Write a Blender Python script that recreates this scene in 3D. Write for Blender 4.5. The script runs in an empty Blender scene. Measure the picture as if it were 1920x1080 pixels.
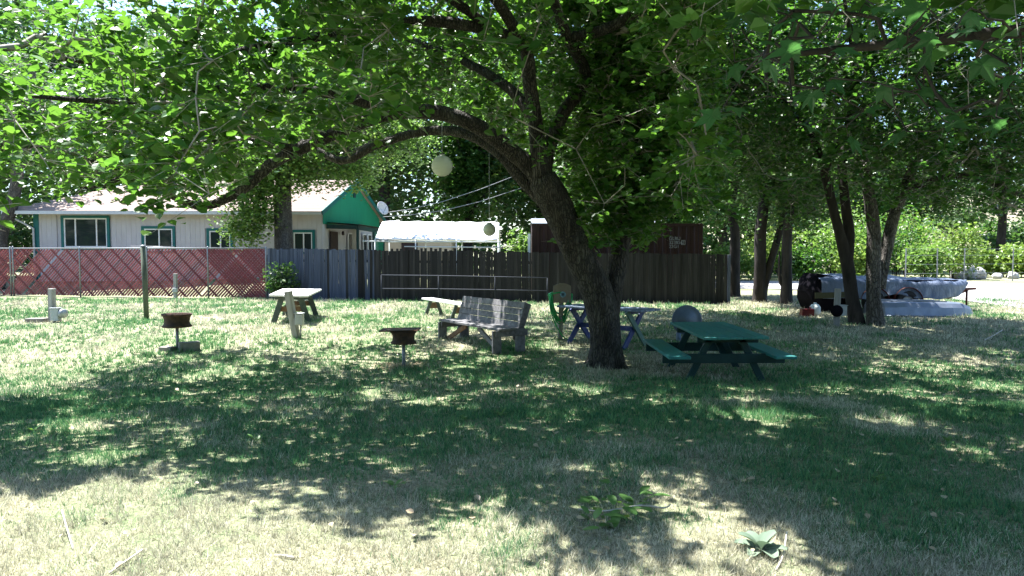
import bpy, bmesh, math, random
import numpy as np
from mathutils import Vector, Matrix

# ------------------------------------------------------------------ camera, sky, sun, exposure
scene = bpy.context.scene
C = scene.collection
F_PX, CAM_Z, PITCH = 1400.0, 1.75, math.atan(70 / 1400.0)
cam_d = bpy.data.cameras.new('camera'); cam = bpy.data.objects.new('camera', cam_d); C.objects.link(cam)
cam.location = (0, 0, CAM_Z); cam.rotation_euler = (math.pi / 2 - PITCH, 0, 0)
cam_d.sensor_width = 36; cam_d.lens = 36 * F_PX / 1920; cam_d.clip_start = .05; cam_d.clip_end = 3000
scene.camera = cam

SUN_EL = math.radians(67)
SUN_H = Vector((-.80, .60, 0)).normalized()
SUN = Vector((SUN_H.x * math.cos(SUN_EL), SUN_H.y * math.cos(SUN_EL), math.sin(SUN_EL)))
world = bpy.data.worlds.new('World'); scene.world = world; world.use_nodes = True
wn = world.node_tree; wn.nodes.clear()
sky = wn.nodes.new('ShaderNodeTexSky'); sky.sky_type = 'NISHITA'; sky.sun_disc = False
sky.ozone_density = 4.0; sky.sun_elevation = SUN_EL; sky.sun_rotation = math.atan2(SUN_H.x, SUN_H.y)
bg = wn.nodes.new('ShaderNodeBackground'); bg.inputs[1].default_value = .095
wo = wn.nodes.new('ShaderNodeOutputWorld')
wn.links.new(sky.outputs[0], bg.inputs[0]); wn.links.new(bg.outputs[0], wo.inputs[0])
sun_d = bpy.data.lights.new('sun', 'SUN'); sun_d.energy = 5.0; sun_d.angle = math.radians(.53); sun_d.color = (1, .98, .95)
sun = bpy.data.objects.new('sun', sun_d); C.objects.link(sun)
sun.rotation_euler = SUN.to_track_quat('Z', 'Y').to_euler(); sun.location = (0, 0, 40)
vs = scene.view_settings
vs.view_transform = 'Standard'; vs.look = 'None'; vs.gamma = 1; vs.use_curve_mapping = False; vs.exposure = 2.15
scene.render.engine = 'CYCLES'
cy = scene.cycles
cy.use_denoising = True; cy.max_bounces = 10; cy.diffuse_bounces = 5; cy.transmission_bounces = 8
cy.transparent_max_bounces = 8; cy.sample_clamp_indirect = 8
cy.caustics_reflective = False; cy.caustics_refractive = False

R = math.radians
rng = np.random.default_rng(7); random.seed(7)

# ------------------------------------------------------------------ pixel <-> world helpers (pixels of the 1920x1080 photo)
cp, sp = math.cos(PITCH), math.sin(PITCH)
def ray(px, py):
    a = (px - 960) / F_PX; b = -(py - 540) / F_PX
    return Vector((a, cp + b * sp, -sp + b * cp))
def at(px, py, Y):
    d = ray(px, py); t = Y / d.y
    return Vector((d.x * t, Y, CAM_Z + d.z * t))
def proj(P):
    P = np.asarray(P, float); x, y, z = P[..., 0], P[..., 1], P[..., 2] - CAM_Z
    f = np.maximum(y * cp - z * sp, .05); u = y * sp + z * cp
    return 960 + F_PX * x / f, 540 - F_PX * u / f, y * cp - z * sp
def sstep(a, b, x):
    t = np.clip((x - a) / (b - a), 0, 1); return t * t * (3 - 2 * t)
def fence_y(x): return 28.8 + (x + 19.7) * (-4.3 / 26.7)
def gz(x, y):
    x = np.asarray(x, float); y = np.asarray(y, float)
    z = -.17 * np.exp(-((y - 11.3) / 3.6) ** 2)
    z = z + .012 * np.sin(1.3 * x + .7) * np.sin(1.15 * y + .3) + .008 * np.sin(3.1 * x - 1.2 * y)
    z = z + .58 * sstep(.5, 5, y - fence_y(x)) * sstep(-3, -7, x)
    return z
def g3(x, y): return Vector((x, y, float(gz(x, y))))
def gnd(px, py):
    d = ray(px, py); t = 1.0
    for _ in range(40):
        p = d * t; h = CAM_Z - float(gz(p.x, p.y))
        t = .5 * t + .5 * h / -d.z
    p = d * t
    return g3(p.x, p.y)
def _hash(i, j, s):
    v = np.sin(i * 127.1 + j * 311.7 + s * 74.7) * 43758.5453
    return v - np.floor(v)
def vnoise(x, y, s=0):
    x = np.asarray(x, float); y = np.asarray(y, float)
    i, j = np.floor(x), np.floor(y); u, v = x - i, y - j
    u = u * u * (3 - 2 * u); v = v * v * (3 - 2 * v)
    return (_hash(i, j, s) * (1 - u) + _hash(i + 1, j, s) * u) * (1 - v) + (_hash(i, j + 1, s) * (1 - u) + _hash(i + 1, j + 1, s) * u) * v

# ------------------------------------------------------------------ materials
def new_mat(name):
    m = bpy.data.materials.new(name); m.use_nodes = True; nt = m.node_tree; nt.nodes.clear()
    out = nt.nodes.new('ShaderNodeOutputMaterial'); return m, nt, out
def mat(name, c1, c2=None, scale=6, stretch=(1, 1, 1), rough=.75, bump=.3, bdist=.01, metal=0, vary=.2, detail=6, spec=.3, c3=None, c3scale=1.5, c3amt=.5, lo=.3, hi=.7):
    m, nt, out = new_mat(name); N = nt.nodes; L = nt.links
    b = N.new('ShaderNodeBsdfPrincipled'); L.new(b.outputs[0], out.inputs[0])
    b.inputs['Roughness'].default_value = rough; b.inputs['Metallic'].default_value = metal
    b.inputs['Specular IOR Level'].default_value = spec
    c2 = c2 or tuple(x * .7 for x in c1)
    tc = N.new('ShaderNodeTexCoord'); mp = N.new('ShaderNodeMapping'); mp.inputs['Scale'].default_value = stretch
    oi = N.new('ShaderNodeObjectInfo'); va = N.new('ShaderNodeVectorMath'); va.operation = 'ADD'
    cm = N.new('ShaderNodeCombineXYZ'); mu = N.new('ShaderNodeMath'); mu.operation = 'MULTIPLY'; mu.inputs[1].default_value = 37
    L.new(oi.outputs['Random'], mu.inputs[0])
    for k in range(3): L.new(mu.outputs[0], cm.inputs[k])
    L.new(tc.outputs['Object'], mp.inputs[0]); L.new(mp.outputs[0], va.inputs[0]); L.new(cm.outputs[0], va.inputs[1])
    no = N.new('ShaderNodeTexNoise'); no.inputs['Scale'].default_value = scale; no.inputs['Detail'].default_value = detail; no.inputs['Roughness'].default_value = .6
    L.new(va.outputs[0], no.inputs[0])
    rp = N.new('ShaderNodeValToRGB'); e = rp.color_ramp.elements
    e[0].position = lo; e[0].color = (*c2, 1); e[1].position = hi; e[1].color = (*c1, 1)
    L.new(no.outputs[0], rp.inputs[0]); col = rp.outputs[0]
    if c3:
        n2 = N.new('ShaderNodeTexNoise'); n2.inputs['Scale'].default_value = c3scale; n2.inputs['Detail'].default_value = 8; n2.inputs['Roughness'].default_value = .65
        L.new(va.outputs[0], n2.inputs[0])
        r2 = N.new('ShaderNodeValToRGB'); r2.color_ramp.elements[0].position = .5; r2.color_ramp.elements[1].position = .66
        r2.color_ramp.elements[1].color = (c3amt, c3amt, c3amt, 1); r2.color_ramp.elements[0].color = (0, 0, 0, 1)
        L.new(n2.outputs[0], r2.inputs[0])
        mx = N.new('ShaderNodeMix'); mx.data_type = 'RGBA'; L.new(r2.outputs[0], mx.inputs[0]); L.new(col, mx.inputs[6]); mx.inputs[7].default_value = (*c3, 1)
        col = mx.outputs[2]
    if vary:
        hv = N.new('ShaderNodeHueSaturation'); mr = N.new('ShaderNodeMapRange'); mr.inputs[3].default_value = 1 - vary; mr.inputs[4].default_value = 1 + vary
        L.new(oi.outputs['Random'], mr.inputs[0]); L.new(mr.outputs[0], hv.inputs['Value']); L.new(col, hv.inputs['Color']); col = hv.outputs[0]
    L.new(col, b.inputs['Base Color'])
    if bump:
        bp = N.new('ShaderNodeBump'); bp.inputs['Strength'].default_value = bump; bp.inputs['Distance'].default_value = bdist
        L.new(no.outputs[0], bp.inputs['Height']); L.new(bp.outputs[0], b.inputs['Normal'])
    return m
def leaf_mat(name, cols, trans, tf=.45, rough=.42, spec=.45, tinted=True):
    m, nt, out = new_mat(name); N = nt.nodes; L = nt.links
    ge = N.new('ShaderNodeNewGeometry')
    rp = N.new('ShaderNodeValToRGB'); rp.color_ramp.elements[0].color = (*cols[0], 1); rp.color_ramp.elements[1].color = (*cols[-1], 1)
    for k, c in enumerate(cols[1:-1]):
        e = rp.color_ramp.elements.new((k + 1) / (len(cols) - 1)); e.color = (*c, 1)
    L.new(ge.outputs['Random Per Island'], rp.inputs[0])
    b = N.new('ShaderNodeBsdfPrincipled'); b.inputs['Roughness'].default_value = rough; b.inputs['Specular IOR Level'].default_value = spec
    at_ = N.new('ShaderNodeAttribute'); at_.attribute_name = 'col'
    tint = N.new('ShaderNodeMix'); tint.data_type = 'RGBA'; tint.blend_type = 'MULTIPLY'; tint.inputs[0].default_value = 1.0 if tinted else 0.0
    L.new(rp.outputs[0], tint.inputs[6]); L.new(at_.outputs[0], tint.inputs[7])
    L.new(tint.outputs[2], b.inputs['Base Color'])
    t = N.new('ShaderNodeBsdfTranslucent')
    mx0 = N.new('ShaderNodeMix'); mx0.data_type = 'RGBA'; mx0.inputs[0].default_value = .35
    mx0.inputs[6].default_value = (*trans, 1); L.new(tint.outputs[2], mx0.inputs[7]); L.new(mx0.outputs[2], t.inputs[0])
    mx = N.new('ShaderNodeMixShader'); mx.inputs[0].default_value = tf
    L.new(b.outputs[0], mx.inputs[1]); L.new(t.outputs[0], mx.inputs[2]); L.new(mx.outputs[0], out.inputs[0])
    return m
def attr_mat(name, tf=.25, rough=.7):
    m, nt, out = new_mat(name); N = nt.nodes; L = nt.links
    a = N.new('ShaderNodeAttribute'); a.attribute_name = 'col'
    b = N.new('ShaderNodeBsdfPrincipled'); b.inputs['Roughness'].default_value = rough; b.inputs['Specular IOR Level'].default_value = .2
    L.new(a.outputs[0], b.inputs['Base Color'])
    t = N.new('ShaderNodeBsdfTranslucent'); L.new(a.outputs[0], t.inputs[0])
    mx = N.new('ShaderNodeMixShader'); mx.inputs[0].default_value = tf
    L.new(b.outputs[0], mx.inputs[1]); L.new(t.outputs[0], mx.inputs[2]); L.new(mx.outputs[0], out.inputs[0])
    return m
def glass_mat(name, tint=(.02, .03, .03)):
    m, nt, out = new_mat(name); N = nt.nodes
    b = N.new('ShaderNodeBsdfPrincipled'); b.inputs['Base Color'].default_value = (*tint, 1)
    b.inputs['Roughness'].default_value = .04; b.inputs['Specular IOR Level'].default_value = .35
    nt.links.new(b.outputs[0], out.inputs[0]); return m

MT = {}
MT['bark'] = mat('bark', (.085, .072, .060), (.022, .018, .016), 9, (1, 1, .28), .9, 1.0, .03, vary=0, c3=(.13, .125, .105), c3scale=3, c3amt=.6)
MT['bark_pale'] = mat('bark_pale', (.17, .155, .135), (.045, .04, .036), 8, (1, 1, .25), .9, .9, .03, vary=.1, c3=(.24, .225, .20), c3scale=2.5, c3amt=.6)
def bark_mat(name, c1, c2, c3):
    m = mat(name, c1, c2, 9, (1, 1, .28), .9, .6, .03, vary=.06, c3=c3, c3scale=3, c3amt=.6); nt = m.node_tree; N = nt.nodes; L = nt.links
    b = [n for n in N if n.type == 'BSDF_PRINCIPLED'][0]; tc = N.new('ShaderNodeTexCoord'); mp = N.new('ShaderNodeMapping'); mp.inputs['Scale'].default_value = (1, 1, .22)
    n1 = N.new('ShaderNodeTexNoise'); n1.inputs['Scale'].default_value = 5; n1.inputs['Detail'].default_value = 3
    vm = N.new('ShaderNodeVectorMath'); vm.operation = 'MULTIPLY_ADD'; vm.inputs[1].default_value = (.12, .12, .12)
    vo = N.new('ShaderNodeTexVoronoi'); vo.feature = 'DISTANCE_TO_EDGE'; vo.inputs['Scale'].default_value = 26
    L.new(tc.outputs['Object'], mp.inputs[0]); L.new(tc.outputs['Object'], n1.inputs[0]); L.new(n1.outputs['Color'], vm.inputs[0]); L.new(mp.outputs[0], vm.inputs[2]); L.new(vm.outputs[0], vo.inputs[0])
    rp = N.new('ShaderNodeValToRGB'); rp.color_ramp.elements[1].position = .22; L.new(vo.outputs['Distance'], rp.inputs[0])
    old = b.inputs['Base Color'].links[0].from_socket; mx = N.new('ShaderNodeMix'); mx.data_type = 'RGBA'; mx.blend_type = 'MULTIPLY'; mx.inputs[0].default_value = .65
    L.new(old, mx.inputs[6]); L.new(rp.outputs[0], mx.inputs[7]); L.new(mx.outputs[2], b.inputs['Base Color'])
    bp = N.new('ShaderNodeBump'); bp.inputs['Strength'].default_value = 1; bp.inputs['Distance'].default_value = .025; L.new(rp.outputs[0], bp.inputs['Height'])
    L.new(b.inputs['Normal'].links[0].from_socket, bp.inputs['Normal']); L.new(bp.outputs[0], b.inputs['Normal']); return m
MT['bark'] = bark_mat('ridged_bark', (.10, .088, .075), (.03, .025, .022), (.15, .145, .125))
MT['bark_pale'] = bark_mat('ridged_pale_bark', (.19, .175, .155), (.06, .053, .047), (.26, .245, .22))
MT['bark_dark'] = mat('bark_dark', (.05, .042, .038), (.014, .012, .011), 8, (1, 1, .25), .9, .9, .03, vary=.1)
MT['twig'] = mat('twig', (.36, .33, .29), (.15, .135, .12), 10, rough=.85, bump=.2, vary=0)
MT['leaf'] = leaf_mat('leaf_mulberry', [(.016, .055, .016), (.032, .095, .022), (.055, .145, .03), (.11, .21, .045)], (.17, .38, .03), .45, .40, .45)
MT['leaf_r'] = leaf_mat('leaf_right', [(.015, .052, .016), (.03, .085, .022), (.05, .13, .028), (.10, .19, .04)], (.13, .34, .03), .42, .40, .45)
MT['leaf_bg'] = leaf_mat('leaf_background', [(.018, .05, .018), (.03, .08, .022), (.055, .12, .03), (.10, .17, .05)], (.10, .24, .035), .36, .45, .4)
MT['leaf_light'] = leaf_mat('leaf_light', [(.06, .13, .03), (.09, .18, .04), (.13, .24, .05), (.19, .28, .07)], (.22, .40, .06), .42)
MT['leaf_vine'] = leaf_mat('leaf_vine', [(.08, .16, .03), (.12, .22, .04), (.17, .28, .05), (.24, .30, .08)], (.25, .40, .06), .38)
MT['leaf_dry'] = leaf_mat('leaf_dry', [(.35, .28, .17), (.45, .38, .26), (.25, .18, .10)], (.3, .25, .12), .2, tinted=False)
MT['grey_wood'] = mat('weathered_grey_wood', (.185, .18, .185), (.075, .074, .078), 14, (1, 1, 1), .85, .4, .006, vary=.12, c3=(.27, .265, .265), c3scale=4, c3amt=.5)
MT['brown_wood'] = mat('brown_wood', (.22, .13, .075), (.09, .055, .035), 14, rough=.85, bump=.4, bdist=.006, vary=.15)
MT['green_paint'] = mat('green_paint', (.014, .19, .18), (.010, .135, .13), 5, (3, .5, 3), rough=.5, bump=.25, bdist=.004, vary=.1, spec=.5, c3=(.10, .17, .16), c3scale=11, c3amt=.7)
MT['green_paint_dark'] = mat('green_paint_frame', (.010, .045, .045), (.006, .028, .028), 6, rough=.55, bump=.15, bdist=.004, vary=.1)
MT['blue_paint'] = mat('blue_paint', (.022, .045, .20), (.012, .025, .11), 6, rough=.5, bump=.2, bdist=.004, vary=.12, c3=(.09, .12, .22), c3scale=8, c3amt=.6)
MT['pale_blue'] = mat('pale_blue_paint', (.14, .19, .28), (.085, .125, .19), 6, rough=.5, bump=.2, bdist=.004, vary=.15, c3=(.5, .55, .6), c3scale=8)
MT['pale_green'] = mat('pale_green_paint', (.085, .17, .145), (.055, .12, .10), 6, rough=.6, bump=.2, bdist=.004, vary=.1)
MT['white_paint'] = mat('worn_white_paint', (.74, .73, .74), (.56, .55, .55), 7, rough=.6, bump=.2, bdist=.004, vary=.06)
MT['table_leg'] = mat('greygreen_leg', (.075, .10, .09), (.04, .055, .05), 8, rough=.7, bump=.2, bdist=.004, vary=.1)
MT['rust'] = mat('rusty_steel', (.075, .045, .032), (.025, .019, .016), 16, rough=.8, bump=.5, bdist=.006, vary=.1, metal=.2, c3=(.16, .07, .03), c3scale=6, c3amt=.7)
MT['pipe'] = mat('galvanised_pipe', (.26, .27, .285), (.16, .17, .18), 20, rough=.5, bump=.1, bdist=.002, metal=.5, vary=.08)
MT['rail_pipe'] = mat('dull_rail_pipe', (.035, .041, .055), (.02, .024, .031), 12, rough=.7, bump=.1, bdist=.002, metal=.3, vary=.08)
MT['post_green'] = mat('green_weathered_post', (.10, .12, .085), (.04, .05, .035), 10, (1, 1, .2), .85, .5, .008, vary=.08)
MT['post_grey'] = mat('grey_post', (.36, .35, .32), (.17, .165, .155), 10, (1, 1, .15), .85, .4, .006, vary=.1)
MT['metal_box'] = mat('grey_metal_box', (.42, .44, .45), (.30, .32, .33), 8, rough=.5, bump=.1, bdist=.002, metal=.3, vary=.08)
MT['concrete'] = mat('concrete', (.25, .235, .21), (.14, .13, .115), 12, rough=.9, bump=.5, bdist=.006, vary=.12)
MT['picket'] = mat('shaded_picket', (.022, .021, .022), (.009, .0088, .009), 9, (3, 3, .25), .9, .4, .006, vary=.4, c3=(.042, .040, .038), c3scale=2, c3amt=.5)  # dark weathered wood, with the shade along the fence put into its colour
MT['picket_lit_grey'] = mat('lit_grey_picket', (.075, .088, .125), (.036, .044, .065), 9, (3, 3, .25), .85, .3, .006, vary=.3)  # same wood, painted lighter for the light on the left stretch
MT['red_slat'] = mat('red_slat', (.26, .055, .06), (.19, .04, .045), 6, rough=.5, bump=.1, bdist=.002, vary=.4)
MT['red_slat_dark'] = mat('dark_red_slat', (.14, .02, .028), (.10, .014, .02), 6, rough=.5, bump=.1, bdist=.002, vary=.15)
MT['wire'] = mat('fence_wire', (.45, .46, .46), (.33, .34, .35), 10, rough=.45, bump=0, metal=.6, vary=0)
MT['siding'] = mat('cream_siding', (.50, .485, .495), (.45, .435, .445), 4, (1, 1, .4), .8, .15, .004, vary=.04, c3=(.40, .37, .37), c3scale=1.2, c3amt=.4)
MT['teal_trim'] = mat('teal_trim', (.010, .13, .125), (.007, .10, .095), 5, rough=.5, bump=.1, bdist=.003, vary=.06)
MT['green_siding'] = mat('green_siding', (.009, .23, .125), (.007, .19, .10), 3, (1, 1, .4), .65, .15, .004, vary=.05)
MT['vinyl'] = mat('white_vinyl', (.74, .75, .75), (.66, .67, .68), 5, rough=.4, bump=0, vary=.03)
MT['glass'] = glass_mat('window_glass')
MT['curtain'] = mat('curtain', (.055, .052, .075), (.035, .033, .05), 9, (6, 1, .3), .8, .2, .01, vary=.1)
MT['shingle'] = mat('tan_shingle', (.30, .235, .205), (.22, .17, .145), 22, (1, 1, 1), .9, .4, .01, vary=0, c3=(.25, .21, .19), c3scale=.8, c3amt=.5)
MT['gutter'] = mat('grey_gutter', (.50, .52, .55), (.42, .44, .47), 5, rough=.5, bump=0, vary=0)
MT['tarp_white'] = mat('white_tarp', (.82, .83, .86), (.76, .77, .80), 2, rough=.55, bump=.25, bdist=.03, vary=0)
MT['tarp_blue'] = mat('silver_tarp', (.15, .18, .25), (.085, .11, .165), 5, (1, .6, .5), rough=.55, bump=1.0, bdist=.07, vary=.05, c3=(.29, .33, .40), c3scale=2.5, c3amt=.6)
MT['beige'] = mat('beige_stucco', (.52, .43, .33), (.46, .38, .29), 6, rough=.9, bump=.15, vary=.03)
MT['container'] = mat('container_maroon', (.026, .008, .008), (.014, .005, .005), 5, (1, 1, .4), .55, .15, .004, vary=.06, c3=(.035, .016, .012), c3scale=2, c3amt=.4)
MT['container_roof'] = mat('container_roof', (.33, .36, .42), (.22, .25, .30), 4, rough=.5, bump=.1, vary=0)
MT['letter'] = mat('white_lettering', (.30, .31, .31), (.15, .15, .15), 25, rough=.6, bump=0, vary=0)
MT['hose'] = mat('green_hose', (.012, .34, .10), (.008, .26, .075), 10, rough=.35, bump=0, vary=.05, spec=.5)
MT['board_brown'] = mat('brown_board', (.20, .165, .12), (.15, .125, .09), 8, rough=.7, bump=.2, bdist=.004, vary=.05)
MT['emblem'] = mat('pale_blue_print', (.20, .36, .42), (.15, .28, .33), 12, rough=.6, bump=0, vary=0)
MT['disc'] = mat('bluegrey_disc', (.10, .135, .185), (.065, .09, .13), 5, rough=.4, bump=.1, bdist=.004, vary=0, spec=.5)
MT['aluminium'] = mat('dull_aluminium', (.22, .25, .30), (.14, .165, .205), 3, rough=.42, bump=.15, bdist=.008, metal=.55, vary=.03)
MT['trailer_red'] = mat('trailer_red', (.11, .025, .018), (.06, .016, .012), 8, rough=.6, bump=.2, bdist=.004, vary=.08)
MT['tyre'] = mat('tyre_rubber', (.03, .03, .03), (.018, .018, .018), 12, rough=.85, bump=.3, bdist=.006, vary=.05)
MT['dark_tarp'] = mat('dark_tarp', (.010, .009, .012), (.005, .005, .007), 5, rough=.95, spec=.02, bump=.5, bdist=.02, vary=0)
MT['lantern'] = mat('paper_lantern', (.62, .64, .56), (.54, .56, .48), 4, (1, 1, 8), .8, .25, .006, vary=.04)
MT['red_can'] = mat('red_plastic', (.14, .012, .014), (.10, .008, .01), 5, rough=.4, bump=0, vary=0)
MT['white_plastic'] = mat('white_plastic', (.68, .72, .72), (.58, .62, .62), 5, rough=.4, bump=0, vary=0)
MT['yellow_wood'] = mat('yellow_board', (.07, .07, .035), (.045, .045, .02), 8, rough=.7, bump=.1, vary=0)
MT['cable'] = mat('cable', (.35, .36, .38), (.25, .26, .28), 5, rough=.5, bump=0, vary=0)
MT['road'] = mat('pale_gravel_road', (.31, .30, .29), (.22, .215, .205), 9, rough=.95, bump=.5, bdist=.02, vary=0, c3=(.33, .32, .31), c3scale=.5, c3amt=.5)
MT['hill'] = mat('dry_hill', (.26, .215, .17), (.16, .155, .10), .22, rough=.95, bump=.4, bdist=.3, vary=0, c3=(.09, .12, .05), c3scale=.35, c3amt=.8)
MT['mullein'] = leaf_mat('leaf_mullein', [(.12, .18, .12), (.16, .22, .155), (.20, .26, .19)], (.14, .22, .12), .2, .7, .15, tinted=False)
MT['straw_stick'] = mat('bleached_stick', (.58, .53, .46), (.40, .35, .29), 14, rough=.85, bump=.3, bdist=.003, vary=.1)
MT['leaf_lobed'] = leaf_mat('leaf_lobed', [(.02, .07, .03), (.035, .10, .04), (.05, .14, .05)], (.10, .28, .05), .4, .4, .4, tinted=False)
MT['leaf_weed'] = leaf_mat('leaf_weed', [(.05, .13, .035), (.08, .18, .045), (.14, .25, .07)], (.2, .38, .06), .3, tinted=False)
MT['grass'] = attr_mat('grass_blades', .3, .65)
MT['rock'] = mat('pale_rock', (.40, .39, .39), (.27, .26, .26), 5, rough=.9, bump=.6, bdist=.03, vary=.1)
MT['door'] = mat('brown_door', (.05, .028, .028), (.03, .018, .018), 6, rough=.6, bump=.1, vary=0)

def ground_mat():
    m, nt, out = new_mat('lawn_ground'); N = nt.nodes; L = nt.links
    b = N.new('ShaderNodeBsdfPrincipled'); b.inputs['Roughness'].default_value = .95; b.inputs['Specular IOR Level'].default_value = .1
    tc = N.new('ShaderNodeTexCoord')
    def noise(sc, det=6, rough=.6):
        n = N.new('ShaderNodeTexNoise'); n.inputs['Scale'].default_value = sc; n.inputs['Detail'].default_value = det; n.inputs['Roughness'].default_value = rough
        L.new(tc.outputs['Object'], n.inputs[0]); return n
    def ramp(n, p0, c0, p1, c1):
        r = N.new('ShaderNodeValToRGB'); e = r.color_ramp.elements
        e[0].position = p0; e[0].color = (*c0, 1); e[1].position = p1; e[1].color = (*c1, 1); L.new(n.outputs[0], r.inputs[0]); return r
    fine = noise(38, 8, .75); big = noise(.55, 5); mid = noise(5, 6)
    straw = ramp(fine, .35, (.14, .12, .075), .68, (.46, .42, .30))
    green = ramp(fine, .35, (.04, .075, .03), .68, (.20, .27, .12))
    sel = ramp(big, .4, (0, 0, 0), .62, (1, 1, 1)); sel2 = ramp(mid, .35, (0, 0, 0), .7, (1, 1, 1))
    ad = N.new('ShaderNodeMix'); ad.data_type = 'RGBA'; ad.inputs[0].default_value = .45; L.new(sel.outputs[0], ad.inputs[6]); L.new(sel2.outputs[0], ad.inputs[7])
    mx = N.new('ShaderNodeMix'); mx.data_type = 'RGBA'; L.new(ad.outputs[2], mx.inputs[0]); L.new(straw.outputs[0], mx.inputs[6]); L.new(green.outputs[0], mx.inputs[7])
    L.new(mx.outputs[2], b.inputs['Base Color'])
    bp = N.new('ShaderNodeBump'); bp.inputs['Strength'].default_value = .6; bp.inputs['Distance'].default_value = .03
    L.new(fine.outputs[0], bp.inputs['Height']); L.new(bp.outputs[0], b.inputs['Normal'])
    L.new(b.outputs[0], out.inputs[0]); return m
MT['ground'] = ground_mat()

# ------------------------------------------------------------------ object helpers
BASE = {}
def setp(o, label=None, cat=None, group=None, kind=None):
    if label: o['label'] = label
    if cat: o['category'] = cat
    if group: o['group'] = group
    if kind: o['kind'] = kind
    return o
def thing(name, label, cat, loc, group=None):
    o = bpy.data.objects.new(name, None); C.objects.link(o); o.location = Vector(loc); o.empty_display_size = .2
    BASE[o.name] = Vector(loc); return setp(o, label, cat, group)
def link_mesh(name, me, m, parent=None, origin=None):
    if m: me.materials.append(m)
    o = bpy.data.objects.new(name, me); C.objects.link(o)
    if parent is not None:
        o.parent = parent; BASE[o.name] = BASE[parent.name].copy()
    elif origin is not None:
        o.location = origin; BASE[o.name] = Vector(origin)
    else: BASE[o.name] = Vector((0, 0, 0))
    return o
class MB:
    def __init__(s): s.v = []; s.f = []
    def quad(s, *p):
        n = len(s.v); s.v += [tuple(q) for q in p]; s.f.append(tuple(range(n, n + len(p)))); return s
    def beam(s, p0, p1, w, t, up=(0, 0, 1), taper=1):
        p0 = Vector(p0); p1 = Vector(p1); d = (p1 - p0).normalized(); up = Vector(up)
        if abs(d.dot(up)) > .98: up = Vector((0, 1, 0))
        sd = d.cross(up).normalized(); u = sd.cross(d).normalized()
        n = len(s.v)
        for p, k in ((p0, 1), (p1, taper)):
            for a, b in ((-1, -1), (1, -1), (1, 1), (-1, 1)):
                s.v.append(tuple(p + sd * (a * w * k / 2) + u * (b * t * k / 2)))
        s.f += [tuple(n + i for i in q) for q in ((3, 2, 1, 0), (4, 5, 6, 7), (0, 1, 5, 4), (1, 2, 6, 5), (2, 3, 7, 6), (3, 0, 4, 7))]
        return s
    def box(s, x0, x1, y0, y1, z0, z1):
        return s.beam(((x0 + x1) / 2, (y0 + y1) / 2, z0), ((x0 + x1) / 2, (y0 + y1) / 2, z1), abs(x1 - x0), abs(y1 - y0), (0, 1, 0)) if False else s._box(x0, x1, y0, y1, z0, z1)
    def _box(s, x0, x1, y0, y1, z0, z1):
        n = len(s.v)
        s.v += [(x, y, z) for z in (z0, z1) for x, y in ((x0, y0), (x1, y0), (x1, y1), (x0, y1))]
        s.f += [tuple(n + i for i in q) for q in ((3, 2, 1, 0), (4, 5, 6, 7), (0, 1, 5, 4), (1, 2, 6, 5), (2, 3, 7, 6), (3, 0, 4, 7))]
        return s
    def tube(s, pts, rad, n=8, cap=True, rough=0, seed=0):
        pts = [Vector(p) for p in pts]; m = len(pts)
        if not hasattr(rad, '__len__'): rad = [rad] * m
        prev = None; start = len(s.v); ang = [2 * math.pi * i / n for i in range(n)]
        for i, p in enumerate(pts):
            d = (pts[min(i + 1, m - 1)] - pts[max(i - 1, 0)])
            d = d.normalized() if d.length > 1e-9 else Vector((0, 0, 1))
            if prev is None:
                prev = d.orthogonal().normalized()
            prev = (prev - d * prev.dot(d)).normalized(); bn = d.cross(prev)
            for j, a in enumerate(ang):
                r = rad[i]
                if rough: r *= 1 + rough * (float(vnoise(j * 1.7 + seed, i * .45 + seed * 3)) - .5) * 2
                s.v.append(tuple(p + prev * (math.cos(a) * r) + bn * (math.sin(a) * r)))
        for i in range(m - 1):
            for j in range(n):
                a = start + i * n + j; b = start + i * n + (j + 1) % n
                s.f.append((a, b, b + n, a + n))
        if cap:
            s.f.append(tuple(start + j for j in reversed(range(n)))); s.f.append(tuple(start + (m - 1) * n + j for j in range(n)))
        return s
    def lathe(s, prof, c, n=24, ax=(0, 0, 1), closed=False):
        ax = Vector(ax).normalized(); u = ax.orthogonal().normalized(); v = ax.cross(u); c = Vector(c); st = len(s.v); m = len(prof)
        for r, h in prof:
            for j in range(n):
                a = 2 * math.pi * j / n
                s.v.append(tuple(c + ax * h + u * (math.cos(a) * max(r, 1e-4)) + v * (math.sin(a) * max(r, 1e-4))))
        for i in range(m if closed else m - 1):
            i2 = (i + 1) % m
            for j in range(n):
                j2 = (j + 1) % n
                s.f.append((st + i * n + j, st + i * n + j2, st + i2 * n + j2, st + i2 * n + j))
        return s
    def loft(s, rings, closed=False, caps=True):
        st = len(s.v); n = len(rings[0])
        for r in rings: s.v += [tuple(p) for p in r]
        for i in range(len(rings) - 1):
            for j in range(n if closed else n - 1):
                a = st + i * n + j; b = st + i * n + (j + 1) % n
                s.f.append((a, b, b + n, a + n))
        if caps:
            s.f.append(tuple(st + j for j in reversed(range(n)))); s.f.append(tuple(st + (len(rings) - 1) * n + j for j in range(n)))
        return s
    def build(s, name, m, parent=None, origin=None, smooth=False, bevel=0):
        b = BASE[parent.name] if parent is not None else (Vector(origin) if origin is not None else Vector((0, 0, 0)))
        me = bpy.data.meshes.new(name); me.from_pydata([(x - b.x, y - b.y, z - b.z) for x, y, z in s.v], [], s.f); me.validate()
        if smooth: me.polygons.foreach_set('use_smooth', [True] * len(me.polygons))
        o = link_mesh(name, me, m, parent, origin)
        if bevel:
            bv = o.modifiers.new('bevel', 'BEVEL'); bv.width = bevel; bv.segments = 1; bv.limit_method = 'ANGLE'
        return o
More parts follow.
